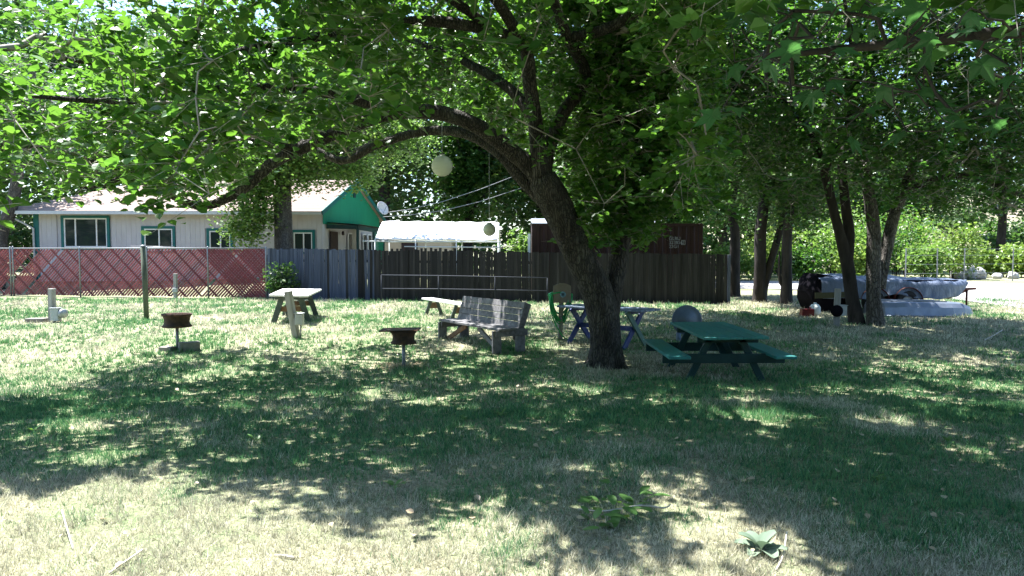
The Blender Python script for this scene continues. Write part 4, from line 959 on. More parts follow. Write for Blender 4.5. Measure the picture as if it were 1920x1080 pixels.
def text(body, p, size, name, parent, m):
    cu = bpy.data.curves.new(name, 'FONT'); cu.body = body; cu.size = size; cu.extrude = .002
    t = bpy.data.objects.new(name, cu); C.objects.link(t); bpy.context.view_layer.update()
    me = bpy.data.meshes.new_from_object(t.evaluated_get(bpy.context.evaluated_depsgraph_get())); bpy.data.objects.remove(t)
    b = BASE[parent.name]
    for v in me.vertices: v.co = Vector((v.co.x + p.x - b.x, v.co.z + p.y - b.y, v.co.y + p.z - b.z))
    return link_mesh(name, me, m, parent)
for body, px, py in (('GLBU', 1254, 450), ('323856', 1254, 457.5), ('22G1', 1254, 465), ('2', 1279, 457.5)):
    p = at(px, py, ky - .006); text(body, p, .165, 'lettering', kt, MT['letter'])
m = MB(); p = at(1278, 458.5, ky - .006); 
for a, b, c, d in ((0, .14, 0, .016), (0, .14, .15, .166), (0, .016, .016, .15), (.124, .14, .016, .15)): m._box(p.x - .01 + a, p.x - .01 + b, ky - .01, ky - .004, p.z - .01 + c, p.z - .01 + d)
m.build('check_digit_box', MT['letter'], kt)

# ------------------------------------------------------------------ picnic table (green)
def planks(root, name, pts, n, gap, th, m, bevel=.006):
    """pts: four top corners a,b (one short end) d,c (other end), boards run a->d"""
    a, b, c, d = [Vector(p) for p in pts]
    w = (b - a).length / n
    for k in range(n):
        f = (k + .5) / n; p = a.lerp(b, f); q = d.lerp(c, f); jit = random.uniform(-.012, .012)
        dirn = (q - p).normalized()
        MB().beam(p + dirn * jit - Vector((0, 0, th / 2)), q + dirn * jit - Vector((0, 0, th / 2 + random.uniform(-.002, .002))), w - gap, th).build(name, m, root, bevel=bevel)
GT = g3(3.19, 11.6); z0 = GT.z
gt = thing('picnic_table', 'green painted picnic table with attached benches beside the leaning tree trunk', 'picnic table', GT)
zt = z0 + .70
planks(gt, 'tabletop_board', [(2.71, 10.5, zt), (3.67, 10.62, zt), (3.66, 12.84, zt), (2.71, 12.75, zt)], 5, .007, .042, MT['green_paint'])
zs = z0 + .43
planks(gt, 'seat_board', [(2.22, 10.48, zs), (2.53, 10.5, zs), (2.53, 12.55, zs), (2.21, 12.55, zs)], 1, .0, .045, MT['green_paint'])
planks(gt, 'seat_board', [(3.74, 10.52, zs), (4.04, 10.5, zs), (4.04, 12.6, zs), (3.75, 12.6, zs)], 1, .0, .045, MT['green_paint'])
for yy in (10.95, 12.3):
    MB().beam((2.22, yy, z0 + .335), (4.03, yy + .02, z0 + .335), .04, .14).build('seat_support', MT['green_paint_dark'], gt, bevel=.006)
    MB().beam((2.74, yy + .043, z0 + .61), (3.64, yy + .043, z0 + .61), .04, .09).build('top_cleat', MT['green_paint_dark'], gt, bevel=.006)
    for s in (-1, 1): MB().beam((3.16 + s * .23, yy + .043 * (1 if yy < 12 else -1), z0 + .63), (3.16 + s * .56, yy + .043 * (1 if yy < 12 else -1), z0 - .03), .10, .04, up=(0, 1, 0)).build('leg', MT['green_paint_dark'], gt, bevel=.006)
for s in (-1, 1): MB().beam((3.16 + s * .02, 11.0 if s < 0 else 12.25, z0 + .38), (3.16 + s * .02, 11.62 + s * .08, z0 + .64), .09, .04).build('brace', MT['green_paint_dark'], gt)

# ------------------------------------------------------------------ slatted bench with back
bL = gnd(823, 634); bR = gnd(930, 665); a_ = (bR - bL); a_.z = 0; BLen = a_.length; a_.normalize(); b_ = Vector((-a_.y, a_.x, 0))
if b_.x < 0: b_ = -b_
bz = (bL.z + bR.z) / 2
def BP(s, t, z): p = bL + a_ * s + b_ * t; return Vector((p.x, p.y, bz + z))
be = thing('slatted_bench', 'grey weathered wooden bench with tall slatted backrest next to the rim grill', 'bench', Vector((bL.x, bL.y, bz)))
for k in range(3): MB().beam(BP(-.06, .03 + k * .15 + .07, .405), BP(BLen + .06, .03 + k * .15 + .07, .405), .143, .045).build('seat_board', MT['grey_wood'], be, bevel=.006)
bdir = (b_ * .30 + Vector((0, 0, 1))).normalized(); bn = bdir.cross(a_).normalized()
for k in range(4):
    h = .06 + k * .118; q = b_ * (.47 + .30 * h) + Vector((0, 0, .41 + h))
    MB().beam(BP(-.05, 0, 0) + q, BP(BLen + .05, 0, 0) + q, .1165, .035, up=bn).build('back_board', MT['grey_wood'], be, bevel=.005)
for s in (.06, BLen - .06):
    MB().beam(BP(s, .05, -.03), BP(s, .05, .38), .05, .18, up=b_).build('leg', MT['grey_wood'], be, bevel=.006)
    MB().beam(BP(s, .56, -.03), BP(s, .56, .40), .05, .2, up=b_).build('leg', MT['grey_wood'], be, bevel=.006)
    MB().beam(BP(s + .052, .0, .33), BP(s + .052, .68, .33), .045, .11).build('seat_support', MT['grey_wood'], be, bevel=.005)
    MB().beam(BP(s - .053, .50, .18), BP(s - .053, .50, .18) + bdir * .70 + b_ * .06, .16, .045, up=a_).build('back_support', MT['grey_wood'], be, bevel=.006)
MB().beam(BP(.14, .12, .03), BP(.85, .16, .36), .09, .04, up=b_).build('brace', MT['brown_wood'], be, bevel=.005)
MB().beam(BP(BLen - .14, .12, .03), BP(BLen - .9, .16, .36), .09, .04, up=b_).build('brace', MT['grey_wood'], be, bevel=.005)

# ------------------------------------------------------------------ backless plank bench behind it
q0 = g3(at(806, 588, 20.4).x, 20.4); q1 = g3(-1.15, 18.3)
pb_ = thing('plank_bench', 'low backless plank bench standing behind the slatted bench', 'bench', q0)
MB().beam(q0 + Vector((-.1, .1, .43)), q1 + Vector((.1, -.1, .43)), .30, .045).build('seat_board', MT['white_paint'], pb_, bevel=.006)
dq = (q1 - q0); dq.z = 0; dq.normalize(); sq = Vector((-dq.y, dq.x, 0))
for f in (.12, .85):
    c = q0.lerp(q1, f)
    for s in (-1, 1): MB().beam(c + sq * (s * .08) + Vector((0, 0, .40)), c + sq * (s * .24) + Vector((0, 0, -.02)), .09, .04, up=dq).build('leg', MT['table_leg'], pb_, bevel=.005)
    MB().beam(c + sq * -.13 + Vector((0, 0, .27)), c + sq * .13 + Vector((0, 0, .27)), .035, .16).build('brace', MT['brown_wood'], pb_)

# ------------------------------------------------------------------ table with white top on the left
W0 = gnd(555, 594); wz = W0.z + .70
wt = thing('white_table', 'wooden table with bright white top and dark splayed legs near the grey fence', 'table', W0)
cA, cB, cC, cD = [at(px, py, 1) for px, py in ((506, 551), (577, 554), (604, 541), (529, 540))]
def onz(px, py, z): d = ray(px, py); t = (z - CAM_Z) / d.z; return Vector((d.x * t, d.y * t, z))
cs = [onz(506, 552, wz), onz(576, 554, wz), onz(603, 542, wz), onz(530, 541, wz)]
planks(wt, 'tabletop_board', cs, 5, .008, .045, MT['white_paint'])
ctr = sum(cs, Vector()) / 4; ld = ((cs[3] + cs[2]) / 2 - (cs[0] + cs[1]) / 2); ld.z = 0; LL = ld.length; ld.normalize(); wd = Vector((ld.y, -ld.x, 0))
for f in (-.33, .33):
    c = ctr + ld * LL * f; c.z = W0.z
    for s in (-1, 1): MB().beam(c + wd * (s * .20) + Vector((0, 0, .66)), c + wd * (s * .42) + Vector((0, 0, -.02)), .13, .045, up=ld).build('leg', MT['table_leg'], wt, bevel=.005)
    MB().beam(c + wd * -.32 + ld * .05 + Vector((0, 0, .33)), c + wd * .32 + ld * .05 + Vector((0, 0, .33)), .04, .13).build('stretcher', MT['brown_wood'], wt)
    MB().beam(c + wd * -.38 + ld * .05 + Vector((0, 0, .605)), c + wd * .38 + ld * .05 + Vector((0, 0, .605)), .04, .09).build('cleat', MT['table_leg'], wt)

# ------------------------------------------------------------------ blue cross legged table behind the trunk
xA = Vector((1.12, 15.15, 0)); xB = Vector((2.58, 13.85, 0)); xd = (xB - xA).normalized(); xs = Vector((-xd.y, xd.x, 0)); XC = (xA + xB) / 2; XC.z = float(gz(XC.x, XC.y)); xz = XC.z
xt = thing('cross_legged_table', 'narrow blue table on crossed legs standing behind the leaning trunk', 'table', XC)
zt = xz + .73
cs = [xA - xs * .34, xA + xs * .34, xB + xs * .34, xB - xs * .34]; cs = [Vector((p.x, p.y, zt)) for p in cs]
planks(xt, 'tabletop_board', cs, 4, .008, .04, MT['pale_blue'])
for f, mm in ((.17, 'blue_paint'), (.83, 'pale_green')):
    c = xA.lerp(xB, f); c.z = xz; e = xd * .025
    MB().beam(c - xs * .33 + e + Vector((0, 0, .70)), c + xs * .36 + e + Vector((0, 0, -.02)), .11, .04, up=xd).build('leg', MT[mm], xt, bevel=.005)
    MB().beam(c + xs * .33 - e + Vector((0, 0, .70)), c - xs * .36 - e + Vector((0, 0, -.02)), .11, .04, up=xd).build('leg', MT['blue_paint'], xt, bevel=.005)
    MB().beam(c - xs * .33 + Vector((0, 0, .66)), c + xs * .33 + Vector((0, 0, .66)), .04, .06).build('cleat', MT['blue_paint'], xt)
cA = xA.lerp(xB, .2); cB = xA.lerp(xB, .8)
MB().beam(Vector((cA.x, cA.y, xz + .34)), Vector((cB.x, cB.y, xz + .34)), .04, .09).build('stretcher', MT['blue_paint'], xt)

# ------------------------------------------------------------------ rim grills
def grill(px, py, yb, yt, rw, label, plate):
    g = gnd(px, py); Y = g.y; zb_ = at(px, yb, Y).z; zt_ = at(px, yt, Y).z; hh = zt_ - zb_
    gr = thing('rim_grill', label, 'grill', g, 'grills made of wheel rims on pipes')
    MB().tube([g - Vector((0, 0, .15)), Vector((g.x, g.y, zb_ + .02))], .028, 10).build('pipe_stand', MT['pipe'], gr, smooth=True)
    prof = [(.0, .0), (rw * .8, .0), (rw * 1.0, .0), (rw * 1.03, .02), (rw * .90, .05), (rw * .86, hh * .35), (rw * .88, hh * .6), (rw * .94, hh - .05), (rw * 1.06, hh - .02), (rw * 1.06, hh), (rw * 1.02, hh), (rw * .90, hh - .05), (rw * .82, hh * .5), (rw * .8, .03), (0, .03)]
    MB().lathe(prof, (g.x, g.y, zb_), 28).build('wheel_rim', MT['rust'], gr, smooth=True)
    m = MB()
    if plate:
        c = Vector((g.x - .06, g.y, zt_ + .012)); ax = Vector((.05, 0, 1)).normalized()
        m.beam(c + Vector((-.31, 0, .0)), c + Vector((.33, 0, .012)), .46, .02); m.build('lid_plate', MT['rust'], gr, bevel=.004)
    else:
        for k in range(9):
            xx = (k - 4) * rw * .21; hw = math.sqrt(max((rw * .98) ** 2 - xx ** 2, 0)); m.tube([(g.x + xx, g.y - hw, zt_ - .012), (g.x + xx, g.y + hw, zt_ - .012)], .006, 5)
        m.build('grate', MT['rust'], gr)
    return g
g1 = grill(757, 690, 644, 620, .205, 'rusty wheel rim grill with a flat plate on top, near the slatted bench', True)
g2 = grill(333, 656, 613, 588, .255, 'rusty open wheel rim grill on a pipe standing between concrete blocks', False)
def block(px, py, sx, sy, sz, rz, label, name='concrete_block', m='concrete', group=None, tilt=0):
    p = gnd(px, py); mb = MB(); mb._box(-sx / 2, sx / 2, -sy / 2, sy / 2, -.03, sz)
    o = mb.build(name, MT[m]); o.location = p; o.rotation_euler = (tilt, 0, rz); BASE[o.name] = p
    bv = o.modifiers.new('b', 'BEVEL'); bv.width = .012; bv.segments = 2
    return setp(o, label, 'block', group)
block(355, 657, .36, .2, .16, .5, 'grey concrete block to one side of the open rim grill')
block(314, 657, .26, .18, .07, -.2, 'low brown paver sunk beside the open rim grill', 'paver')
block(70, 604, .45, .3, .1, .1, 'pale hollow concrete block lying in the grass near the short meter post')

# ------------------------------------------------------------------ posts
def post(px, py, tx, ty, w, m, label, name='wooden_post', rnd=False, lean=True):
    g = gnd(px, py); t = at(tx, ty, g.y); r = thing(name, label, 'post', g)
    if rnd: MB().tube([g - Vector((0, 0, .15)), g.lerp(t, .5), t], [w / 2 * 1.05, w / 2, w / 2], 14, rough=.03).build('shaft', MT[m], r, smooth=True)
    else: MB().beam(g + (g - t).normalized() * .15, t, w, w, up=(.25, 1, 0)).build('shaft', MT[m], r, bevel=.008)
    return r, g, t
r_, g, t = post(275, 599, 268, 461, .125, 'post_green', 'tall round green tinged post standing alone in front of the red fence', rnd=True)
MB().lathe([(.0, .025), (.05, .02), (.066, 0), (.066, -.02)], t, 14).build('cap', MT['pipe'], r_, smooth=True)
def ubox(r, px0, px1, py0, py1, Y, d, m='metal_box', name='meter_box'):
    a = at(px0, py1, Y); b = at(px1, py0, Y); o = MB()._box(a.x, b.x, Y - d / 2, Y + d / 2, a.z, b.z).build(name, MT[m], r, bevel=.012)
    MB()._box(a.x - .012, b.x + .012, Y - d / 2 - .015, Y + d / 2 + .01, b.z + .002, b.z + .018).build('box_lid', MT[m], o, bevel=.004); return a, b
r_, g, t = post(98, 604, 97, 541, .13, 'post_grey', 'short grey square post carrying a low grey meter box', 'meter_post')
a, b = ubox(r_, 98, 112, 578, 602, g.y - .14, .16)
MB().lathe([(.0, .0), (.10, .0), (.11, .02), (.11, .10), (.0, .11)], (b.x + .02, g.y - .12, (a.z + b.z) / 2 + .03), 18, (1, -.3, 0)).build('meter_dial', MT['metal_box'], r_, smooth=True)
r_, g, t = post(556, 634, 540, 546, .13, 'post_grey', 'leaning pale post with a small outlet box in front of the white table', 'leaning_post')
a, b = ubox(r_, 554, 569, 588, 609, g.y - .05, .12, name='outlet_box')
MB().tube([(b.x - .06, g.y - .05, a.z), (b.x - .06, g.y - .05, g.z - .05)], .016, 8).build('conduit', MT['pipe'], r_, smooth=True)
r_, g, t = post(329, 561, 329, 513, .11, 'post_grey', 'small grey stub post standing against the red slatted fence', 'stub_post')
ubox(r_, 324, 333, 541, 548, g.y - .09, .08, name='bracket')
r_, g, t = post(1568, 611, 1571, 541, .13, 'post_grey', 'grey post with a dark box beside the forked tree', 'utility_post')
a, b = ubox(r_, 1572, 1586, 573, 592, g.y - .06, .16, name='outlet_box')
MB().lathe([(.0, .0), (.13, .0), (.14, .03), (.12, .08), (.0, .09)], (t.x - .06, g.y - .1, (a.z + b.z) / 2), 18, (-.3, -1, 0)).build('meter_dial', MT['dark_tarp'], r_, smooth=True)

# ------------------------------------------------------------------ hose board
hb = gnd(1050, 636); HY_ = hb.y
hr = thing('hose_hanger', 'brown arched board on a post with a green garden hose coiled over it', 'hose hanger', hb)
MB().beam(hb - Vector((0, 0, .15)), Vector((hb.x + .03, hb.y, at(1053, 545, HY_).z)), .09, .09, up=(0, 1, 0)).build('post', MT['post_grey'], hr, bevel=.006)
a = at(1037, 567, HY_); b = at(1070, 533, HY_); m = MB(); n = 9; pts = [(a.x, a.z), (b.x, a.z), (b.x, b.z - .03)] + [(b.x + (a.x - b.x) * k / n, b.z - .03 + .055 * math.sin(math.pi * k / n)) for k in range(1, n)] + [(a.x, b.z - .03)]
m.loft([[(x, HY_ - .10, z) for x, z in pts], [(x, HY_ - .055, z) for x, z in pts]], closed=True); bo = m.build('board', MT['board_brown'], hr, bevel=.004)
m = MB(); ec = at(1055.5, 552, HY_ - .105)
for k in range(6):
    an = k * math.pi / 6; d = Vector((math.cos(an), 0, math.sin(an))); m.beam(ec - d * .06, ec + d * .06, .022, .004, up=(0, 1, 0))
m.build('emblem', MT['emblem'], bo)
m = MB(); hc = Vector(((a.x + b.x) / 2 - .03, HY_ - .02, at(1053, 553, HY_).z))
for k in range(14):
    pts = []; rx_ = .19 + .03 * random.random(); dz = .36 + .26 * random.random(); ox = random.uniform(-.04, .03)
    for j in range(25):
        th = 2 * math.pi * j / 24; lower = max(0, -math.sin(th)); pts.append(hc + Vector((ox + rx_ * math.cos(th) * (1 - .25 * lower), .03 * math.sin(th * 2 + k) + -.012 * k + .10, .06 * max(0, math.sin(th)) - lower * dz)))
    m.tube(pts, .014, 6)
hc = hc + Vector((0, 0, .14)); e = [hc + Vector((-.2, -.08, -.1)), hc + Vector((-.22, -.12, -.35)), hc + Vector((-.14, -.14, -.65)), hc + Vector((-.02, -.16, -.88)), hc + Vector((.08, -.2, -1.0)), hc + Vector((.22, -.25, -1.03)), hc + Vector((.3, -.1, -1.03))]
m.tube(catmull(e, [.011] * 7, .06)[0], .014, 6); m.build('hose', MT['hose'], hr, smooth=True)
tap = MB(); tp = hb + Vector((.02, -.07, .45)); tap.tube([tp, tp + Vector((0, -.1, 0)), tp + Vector((0, -.12, -.06))], .014, 6); tap.lathe([(.0, .0), (.035, .005), (.0, .01)], tp + Vector((0, -.06, .04)), 10); tap.build('tap', MT['pipe'], hr, smooth=True)

# ------------------------------------------------------------------ round disc on a stand
db = gnd(1286, 639); dcy = db.y; dc = at(1288, 600, dcy)
dr = thing('round_disc', 'blue grey round disc on a short stand behind the green picnic table', 'disc', db)
ax = Vector((-.05, -1, .08)).normalized()
MB().lathe([(.0, .05), (.08, .05), (.1, .03), (.16, .03), (.17, .02), (.26, .005), (.285, .012), (.30, .0), (.298, -.02), (.27, -.03), (.0, -.015)], dc, 36, ax).build('disc', MT['disc'], dr, smooth=True)
MB().tube([db - Vector((0, -.06, .1)), Vector((db.x, dcy + .07, dc.z))], .035, 10).build('stand_pole', MT['pale_blue'], dr, smooth=True)
MB().tube([Vector((dc.x - .17, dcy - .03, dc.z - .25)), Vector((db.x - .15, dcy - .02, db.z - .03))], .05, 10).build('stand_leg', MT['pale_blue'], dr, smooth=True)

# ------------------------------------------------------------------ paper lanterns
def lantern(px, py, Y, d, ly, label):
    c = at(px, py, Y); r = thing('paper_lantern', label, 'lantern', c, None); n = 24; prof = []
    for k in range(n + 1):
        th = math.pi * k / n; q = d / 2 * (1 + (.012 if k % 2 else -.004)); prof.append((max(q * math.sin(th), .035 if 0 < k < n else .035), -q * math.cos(th)))
    MB().lathe(prof, c, 28).build('shade', MT['lantern'], r, smooth=True)
    MB().lathe([(.04, d / 2 - .005), (.045, d / 2 - .005), (.045, d / 2 + .012), (.04, d / 2 + .012)], c, 16).build('collar', MT['wire'], r)
    MB().tube([c + Vector((0, 0, d / 2)), Vector((c.x, c.y, ly))], .004, 5).build('string', MT['wire'], r)
lantern(829, 311, TY - .5, .33, at(829, 216, TY - .5).z, 'larger round white paper lantern hanging from the long arching limb')
lantern(917.5, 430.5, TY + .75, .225, at(917, 270, TY + .75).z, 'small round paper lantern seen against the white canopy')

# ------------------------------------------------------------------ boat on trailer
TY2 = 21.8
def tx(px, py, dy=0): return at(px, py, TY2 + dy)
bt = thing('boat_trailer', 'rusty red boat trailer parked behind the two right hand trees', 'trailer', g3(tx(1640, 560).x, TY2))
tz = .42
x0t, x1t = tx(1535, 560).x, tx(1760, 560).x
for dy in (-.6, .6): MB().beam((x0t, TY2 + dy, tz), (x1t, TY2 + dy * .8, tz + .02), .06, .1).build('frame_rail', MT['trailer_red'], bt)
for xx in (x0t + .1, (x0t + x1t) / 2, x1t - .1): MB().beam((xx, TY2 - .57, tz), (xx, TY2 + .57, tz), .06, .08).build('crossmember', MT['trailer_red'], bt)
tip = tx(1830, 541)
for dy in (-.47, .47): MB().beam((x1t, TY2 + dy, tz), (tip.x - .25, TY2, tip.z - .02), .06, .09).build('tongue', MT['trailer_red'], bt)
MB().beam((tip.x - .9, TY2, tip.z - .05), tip, .09, .1, taper=.6).build('coupler', MT['trailer_red'], bt, bevel=.01)
MB().tube([(tx(1809, 540).x, TY2 - .1, -.02), (tx(1809, 540).x, TY2 - .1, .62)], .03, 8).build('jack', MT['trailer_red'], bt, smooth=True)
for px in (1612, 1672):
    c = Vector((tx(px, 560).x, TY2 - .82, .31)); w = MB().lathe([(.17, -.09), (.29, -.09), (.32, -.05), (.32, .05), (.29, .09), (.17, .09)], c, 26, (0, 1, 0), closed=True).build('wheel', MT['tyre'], bt, smooth=True)
    MB().lathe([(.0, -.05), (.05, -.06), (.09, -.03), (.15, -.04), (.175, -.07), (.175, .07), (.0, .03)], c, 22, (0, 1, 0)).build('rim', MT['metal_box'], w, smooth=True)
    c2 = Vector((c.x, TY2 + .78, .31)); MB().lathe([(.0, -.09), (.29, -.09), (.32, -.05), (.32, .05), (.29, .09), (.0, .09)], c2, 20, (0, 1, 0)).build('wheel', MT['tyre'], bt, smooth=True)
    pts = [Vector((c.x + .42 * math.cos(R(a)), 0, c.z + .42 * math.sin(R(a)))) for a in range(10, 171, 16)]
    m = MB(); m.loft([[(p.x, TY2 - .95, p.z), (p.x, TY2 - .66, p.z)] for p in pts], caps=False); o = m.build('mudguard', MT['trailer_red'], bt, smooth=True); o.modifiers.new('t', 'SOLIDIFY').thickness = .01
cb = thing('covered_boat', 'boat under a wrinkled silver blue tarp resting on the trailer', 'boat', Vector((tx(1640, 560).x, TY2, .5)))
prof = [(1518, 515, 571), (1540, 513, 565), (1575, 514, 560), (1610, 516, 556), (1645, 514, 551), (1665, 516, 551), (1690, 517, 555), (1720, 519, 559), (1750, 520, 561), (1775, 520, 556), (1798, 521, 541), (1812, 522, 530)]
rings = []; PX = np.array(prof, float); qx_ = np.linspace(1518, 1812, 64)
for i, px in enumerate(qx_):
    yt, yb = np.interp(px, PX[:, 0], PX[:, 1]), np.interp(px, PX[:, 0], PX[:, 2]); f = i / 63
    zt_, zb2 = tx(px, yt).z, max(tx(px, yb).z, .40); hw = .88 * (1 - max(0, (f - .6) / .4) ** 2 * .9); x = tx(px, 540).x; ring = []
    zt_ += .07 * (float(vnoise(x * 1.6, 3.3, 51)) - .5) - .05 * abs(math.sin(x * 2.3))
    for k in range(33):
        u = -1 + k / 16; au = abs(u)
        if au <= .6: yy = hw * u / .6 * .92; zz = zt_ - .12 * (au / .6) ** 2; q = 0
        else: q = (au - .6) / .4; yy = math.copysign(hw * (.92 + .10 * q), u); zz = (zt_ - .12) * (1 - q) + (zb2 + .10 * (float(vnoise(x * 2.4, 9.1, 52)) - .5)) * q
        cr_ = float(vnoise(x * 5 + u * 2, u * 6 - x, 53)) - .5; dr_ = float(vnoise(x * 8.5 + q * 1.2, u * 1.5, 54)) - .5
        ring.append((x + .03 * cr_, TY2 + yy + q * math.copysign(.13, u) * dr_ + .03 * cr_, zz + .07 * cr_ * (1 - .6 * q)))
    rings.append(ring)
o = MB().loft(rings, caps=False).build('tarp', MT['tarp_blue'], cb, smooth=True); o.modifiers.new('t', 'SOLIDIFY').thickness = .012; ss = o.modifiers.new('s', 'SUBSURF'); ss.levels = 1; ss.render_levels = 1
hr_ = []
for px, hw, zk, zs_ in ((1525, .7, .5, .92), (1600, .75, .5, .92), (1700, .72, .5, .92), (1760, .45, .55, .92), (1800, .05, .75, .9)):
    x = tx(px, 540).x; hr_.append([(x, TY2 - hw, zs_), (x, TY2 - hw * .85, zk + .08), (x, TY2, zk), (x, TY2 + hw * .85, zk + .08), (x, TY2 + hw, zs_)])
MB().loft(hr_).build('hull', MT['dark_tarp'], cb, smooth=True)
# outboard end under dark cover
m = MB(); rg = []
for px, yt, yb, hw in ((1502, 534, 545, .3), (1508, 524, 560, .55), (1520, 512, 580, .7), (1545, 516, 578, .78), (1556, 530, 570, .8)):
    x = tx(px, 540).x; zt_ = tx(px, yt).z; zb2 = tx(px, yb).z; rg.append([(x, TY2 - hw - .05, zb2), (x, TY2 - hw - .1, (zt_ + zb2) / 2), (x, TY2 - hw * .7, zt_), (x, TY2 + hw * .7, zt_), (x, TY2 + hw, zb2)])
m.loft(rg, closed=True); m.build('stern_cover', MT['dark_tarp'], cb, smooth=False)
MB().beam((tx(1506, 550).x, TY2 - .86, tx(1506, 551).z), (tx(1560, 548).x, TY2 - .92, tx(1560, 549).z), .04, .16).build('transom_board', MT['yellow_wood'], cb)
p = gnd(1528, 591); o = MB().lathe([(.0, .0), (.13, .0), (.14, .04), (.14, .22), (.09, .29), (.035, .31), (.035, .34), (0, .34)], p, 16).build('white_jug', MT['white_plastic'], origin=p, smooth=True); setp(o, 'white plastic jug on the grass behind the covered boat', 'jug')
p = gnd(1513, 593); m = MB(); m._box(p.x - .16, p.x + .16, p.y - .1, p.y + .1, p.z, p.z + .2); m.lathe([(.03, .2), (.03, .25), (0, .25)], p + Vector((.08, 0, 0)), 10); o = m.build('fuel_can', MT['red_can'], origin=p, bevel=.03); setp(o, 'low red fuel can on the grass behind the covered boat', 'can')

# upturned aluminium boat
ub0 = gnd(1652, 594); ub1 = gnd(1835, 592); UY = ub0.y + .5; m = MB(); rg = []
for f, hw, ht, kz_ in ((0, .55, .36, 0), (.03, .60, .40, 0), (.25, .62, .41, 0), (.5, .62, .40, 0), (.72, .58, .38, 0), (.86, .48, .34, 0), (.95, .34, .24, 0), (1.0, .2, .10, 0)):
    x = ub0.x + (ub1.x - ub0.x) * f; z = float(gz(x, UY)); rg.append([(x, UY - hw, z - .01), (x, UY - hw * .96, z + .05), (x, UY - hw * .88, z + ht * .62), (x, UY - hw * .72, z + ht * .93), (x, UY - hw * .3, z + ht), (x, UY + hw * .3, z + ht), (x, UY + hw * .72, z + ht * .93), (x, UY + hw * .88, z + ht * .62), (x, UY + hw, z - .01)])
ubt = thing('upturned_boat', 'upturned dull aluminium boat lying on the grass by the trailer', 'boat', Vector((ub0.x, UY, float(gz(ub0.x, UY)))))
m.loft(rg); m.build('hull', MT['aluminium'], ubt, smooth=False, bevel=.01)
for yy in (-.3, 0, .3): MB().beam((ub0.x + .1, UY + yy, ub0.z + .41), (ub0.x + (ub1.x - ub0.x) * .7, UY + yy, ub0.z + .395), .03, .025).build('keel_strake', MT['aluminium'], ubt)
MB().tube([(ub0.x - .01, UY - .625, ub0.z + .035), (ub0.x + (ub1.x - ub0.x) * .7, UY - .59, ub0.z + .035)], .02, 6).build('gunwale', MT['aluminium'], ubt, smooth=True)

# far wire fence posts, pale rock pile
for i, px in enumerate((1698, 1757, 1808, 1899, 1990)):
    Y = 41 + i * .6; x = (px - 960) / 1400 * Y; g = g3(x, Y)
    setp(MB().tube([g - Vector((0, 0, .2)), g + Vector((0, 0, 1.9))], .035, 6).build('fence_stake', MT['pipe'], origin=g), 'thin metal stake of the far wire fence, ' + ['beside the pale trunk', 'behind the silver tarp', 'behind the trailer coupler', 'near the last boulder', 'past the last boulder'][i], 'post', 'stakes of the far wire fence')
p0, p1 = (1698 - 960) / 1400 * 41, (1990 - 960) / 1400 * 43.4
wf = MB()
for z in (.5, 1.0, 1.5, 1.85): wf.tube([g3(p0, 41) + Vector((0, 0, z)), g3(p1, 43.4) + Vector((0, 0, z))], .008, 4)
setp(wf.build('wire_strands', MT['wire'], origin=g3(p0, 41)), 'thin wire strands strung along the far fence stakes', 'fence')
rk = random.Random(9)
for i, (px, Y, s) in enumerate([(1800, 46, .55), (1814, 46, .65), (1828, 46.3, .55), (1840, 46.2, .35), (1870, 46.5, .3), (1900, 46.3, .35)]):
    x = (px - 960) / 1400 * Y; bm = bmesh.new(); bmesh.ops.create_icosphere(bm, subdivisions=2, radius=s)
    for v in bm.verts: v.co *= 1 + rk.uniform(-.18, .18); v.co.z *= .8
    me = bpy.data.meshes.new('rock'); bm.to_mesh(me); bm.free(); o = link_mesh('rock', me, MT['rock'], None, g3(x, Y) + Vector((0, 0, s * .55))); setp(o, ['pale boulder at the near end of the pile under the vines', 'largest pale boulder in the pile under the vines', 'pale boulder right of the largest one under the vines', 'small pale boulder at the edge of the pile', 'smallest pale boulder standing alone under the vines', 'last pale boulder of the row beside a fence stake'][i], 'rock', 'boulders under the vines')

# ------------------------------------------------------------------ small things on the lawn
# mullein rosette
mb_ = gnd(1425, 1036); mr_ = thing('mullein_plant', 'pale woolly rosette of large upright leaves in the dry grass', 'plant', mb_)
rm = random.Random(12)
def big_leaf(base, az, el, L, w, curl, name, m, parent, cup=.25, blunt=False):
    d = Vector((math.cos(az), math.sin(az), 0)); sd = Vector((-d.y, d.x, 0)); mbx = MB(); n = 8; rows = []
    for k in range(n + 1):
        f = k / n; e = el - curl * f; q = base + (d * math.cos(el - curl * f * .5) + Vector((0, 0, math.sin(el - curl * f * .5)))) * (L * f)
        ww = w * ((math.sin(math.pi * min(f * .92 + .06, 1)) ** .7) if not blunt else max(.12, math.sin(math.pi * min(f ** 1.3 * .8 + .1, .93)) ** .6)); nr_ = Vector((0, 0, math.cos(e))) - d * math.sin(e)
        rows.append([q - sd * ww + nr_ * (cup * ww), q - sd * ww * .5 + nr_ * (cup * .4 * ww), q, q + sd * ww * .5 + nr_ * (cup * .4 * ww), q + sd * ww + nr_ * (cup * ww)])
    mbx.loft(rows, caps=False); return mbx.build(name, m, parent, smooth=True)
for k in range(11):
    az = k * 2.4 + rm.uniform(-.3, .3); inner = k < 5
    big_leaf(mb_ + Vector((0, 0, .0)), az, R(68 if inner else rm.uniform(25, 45)), rm.uniform(.12, .17), rm.uniform(.038, .05), R(rm.uniform(25, 70)), 'leaf', MT['mullein'], mr_, .45, True)
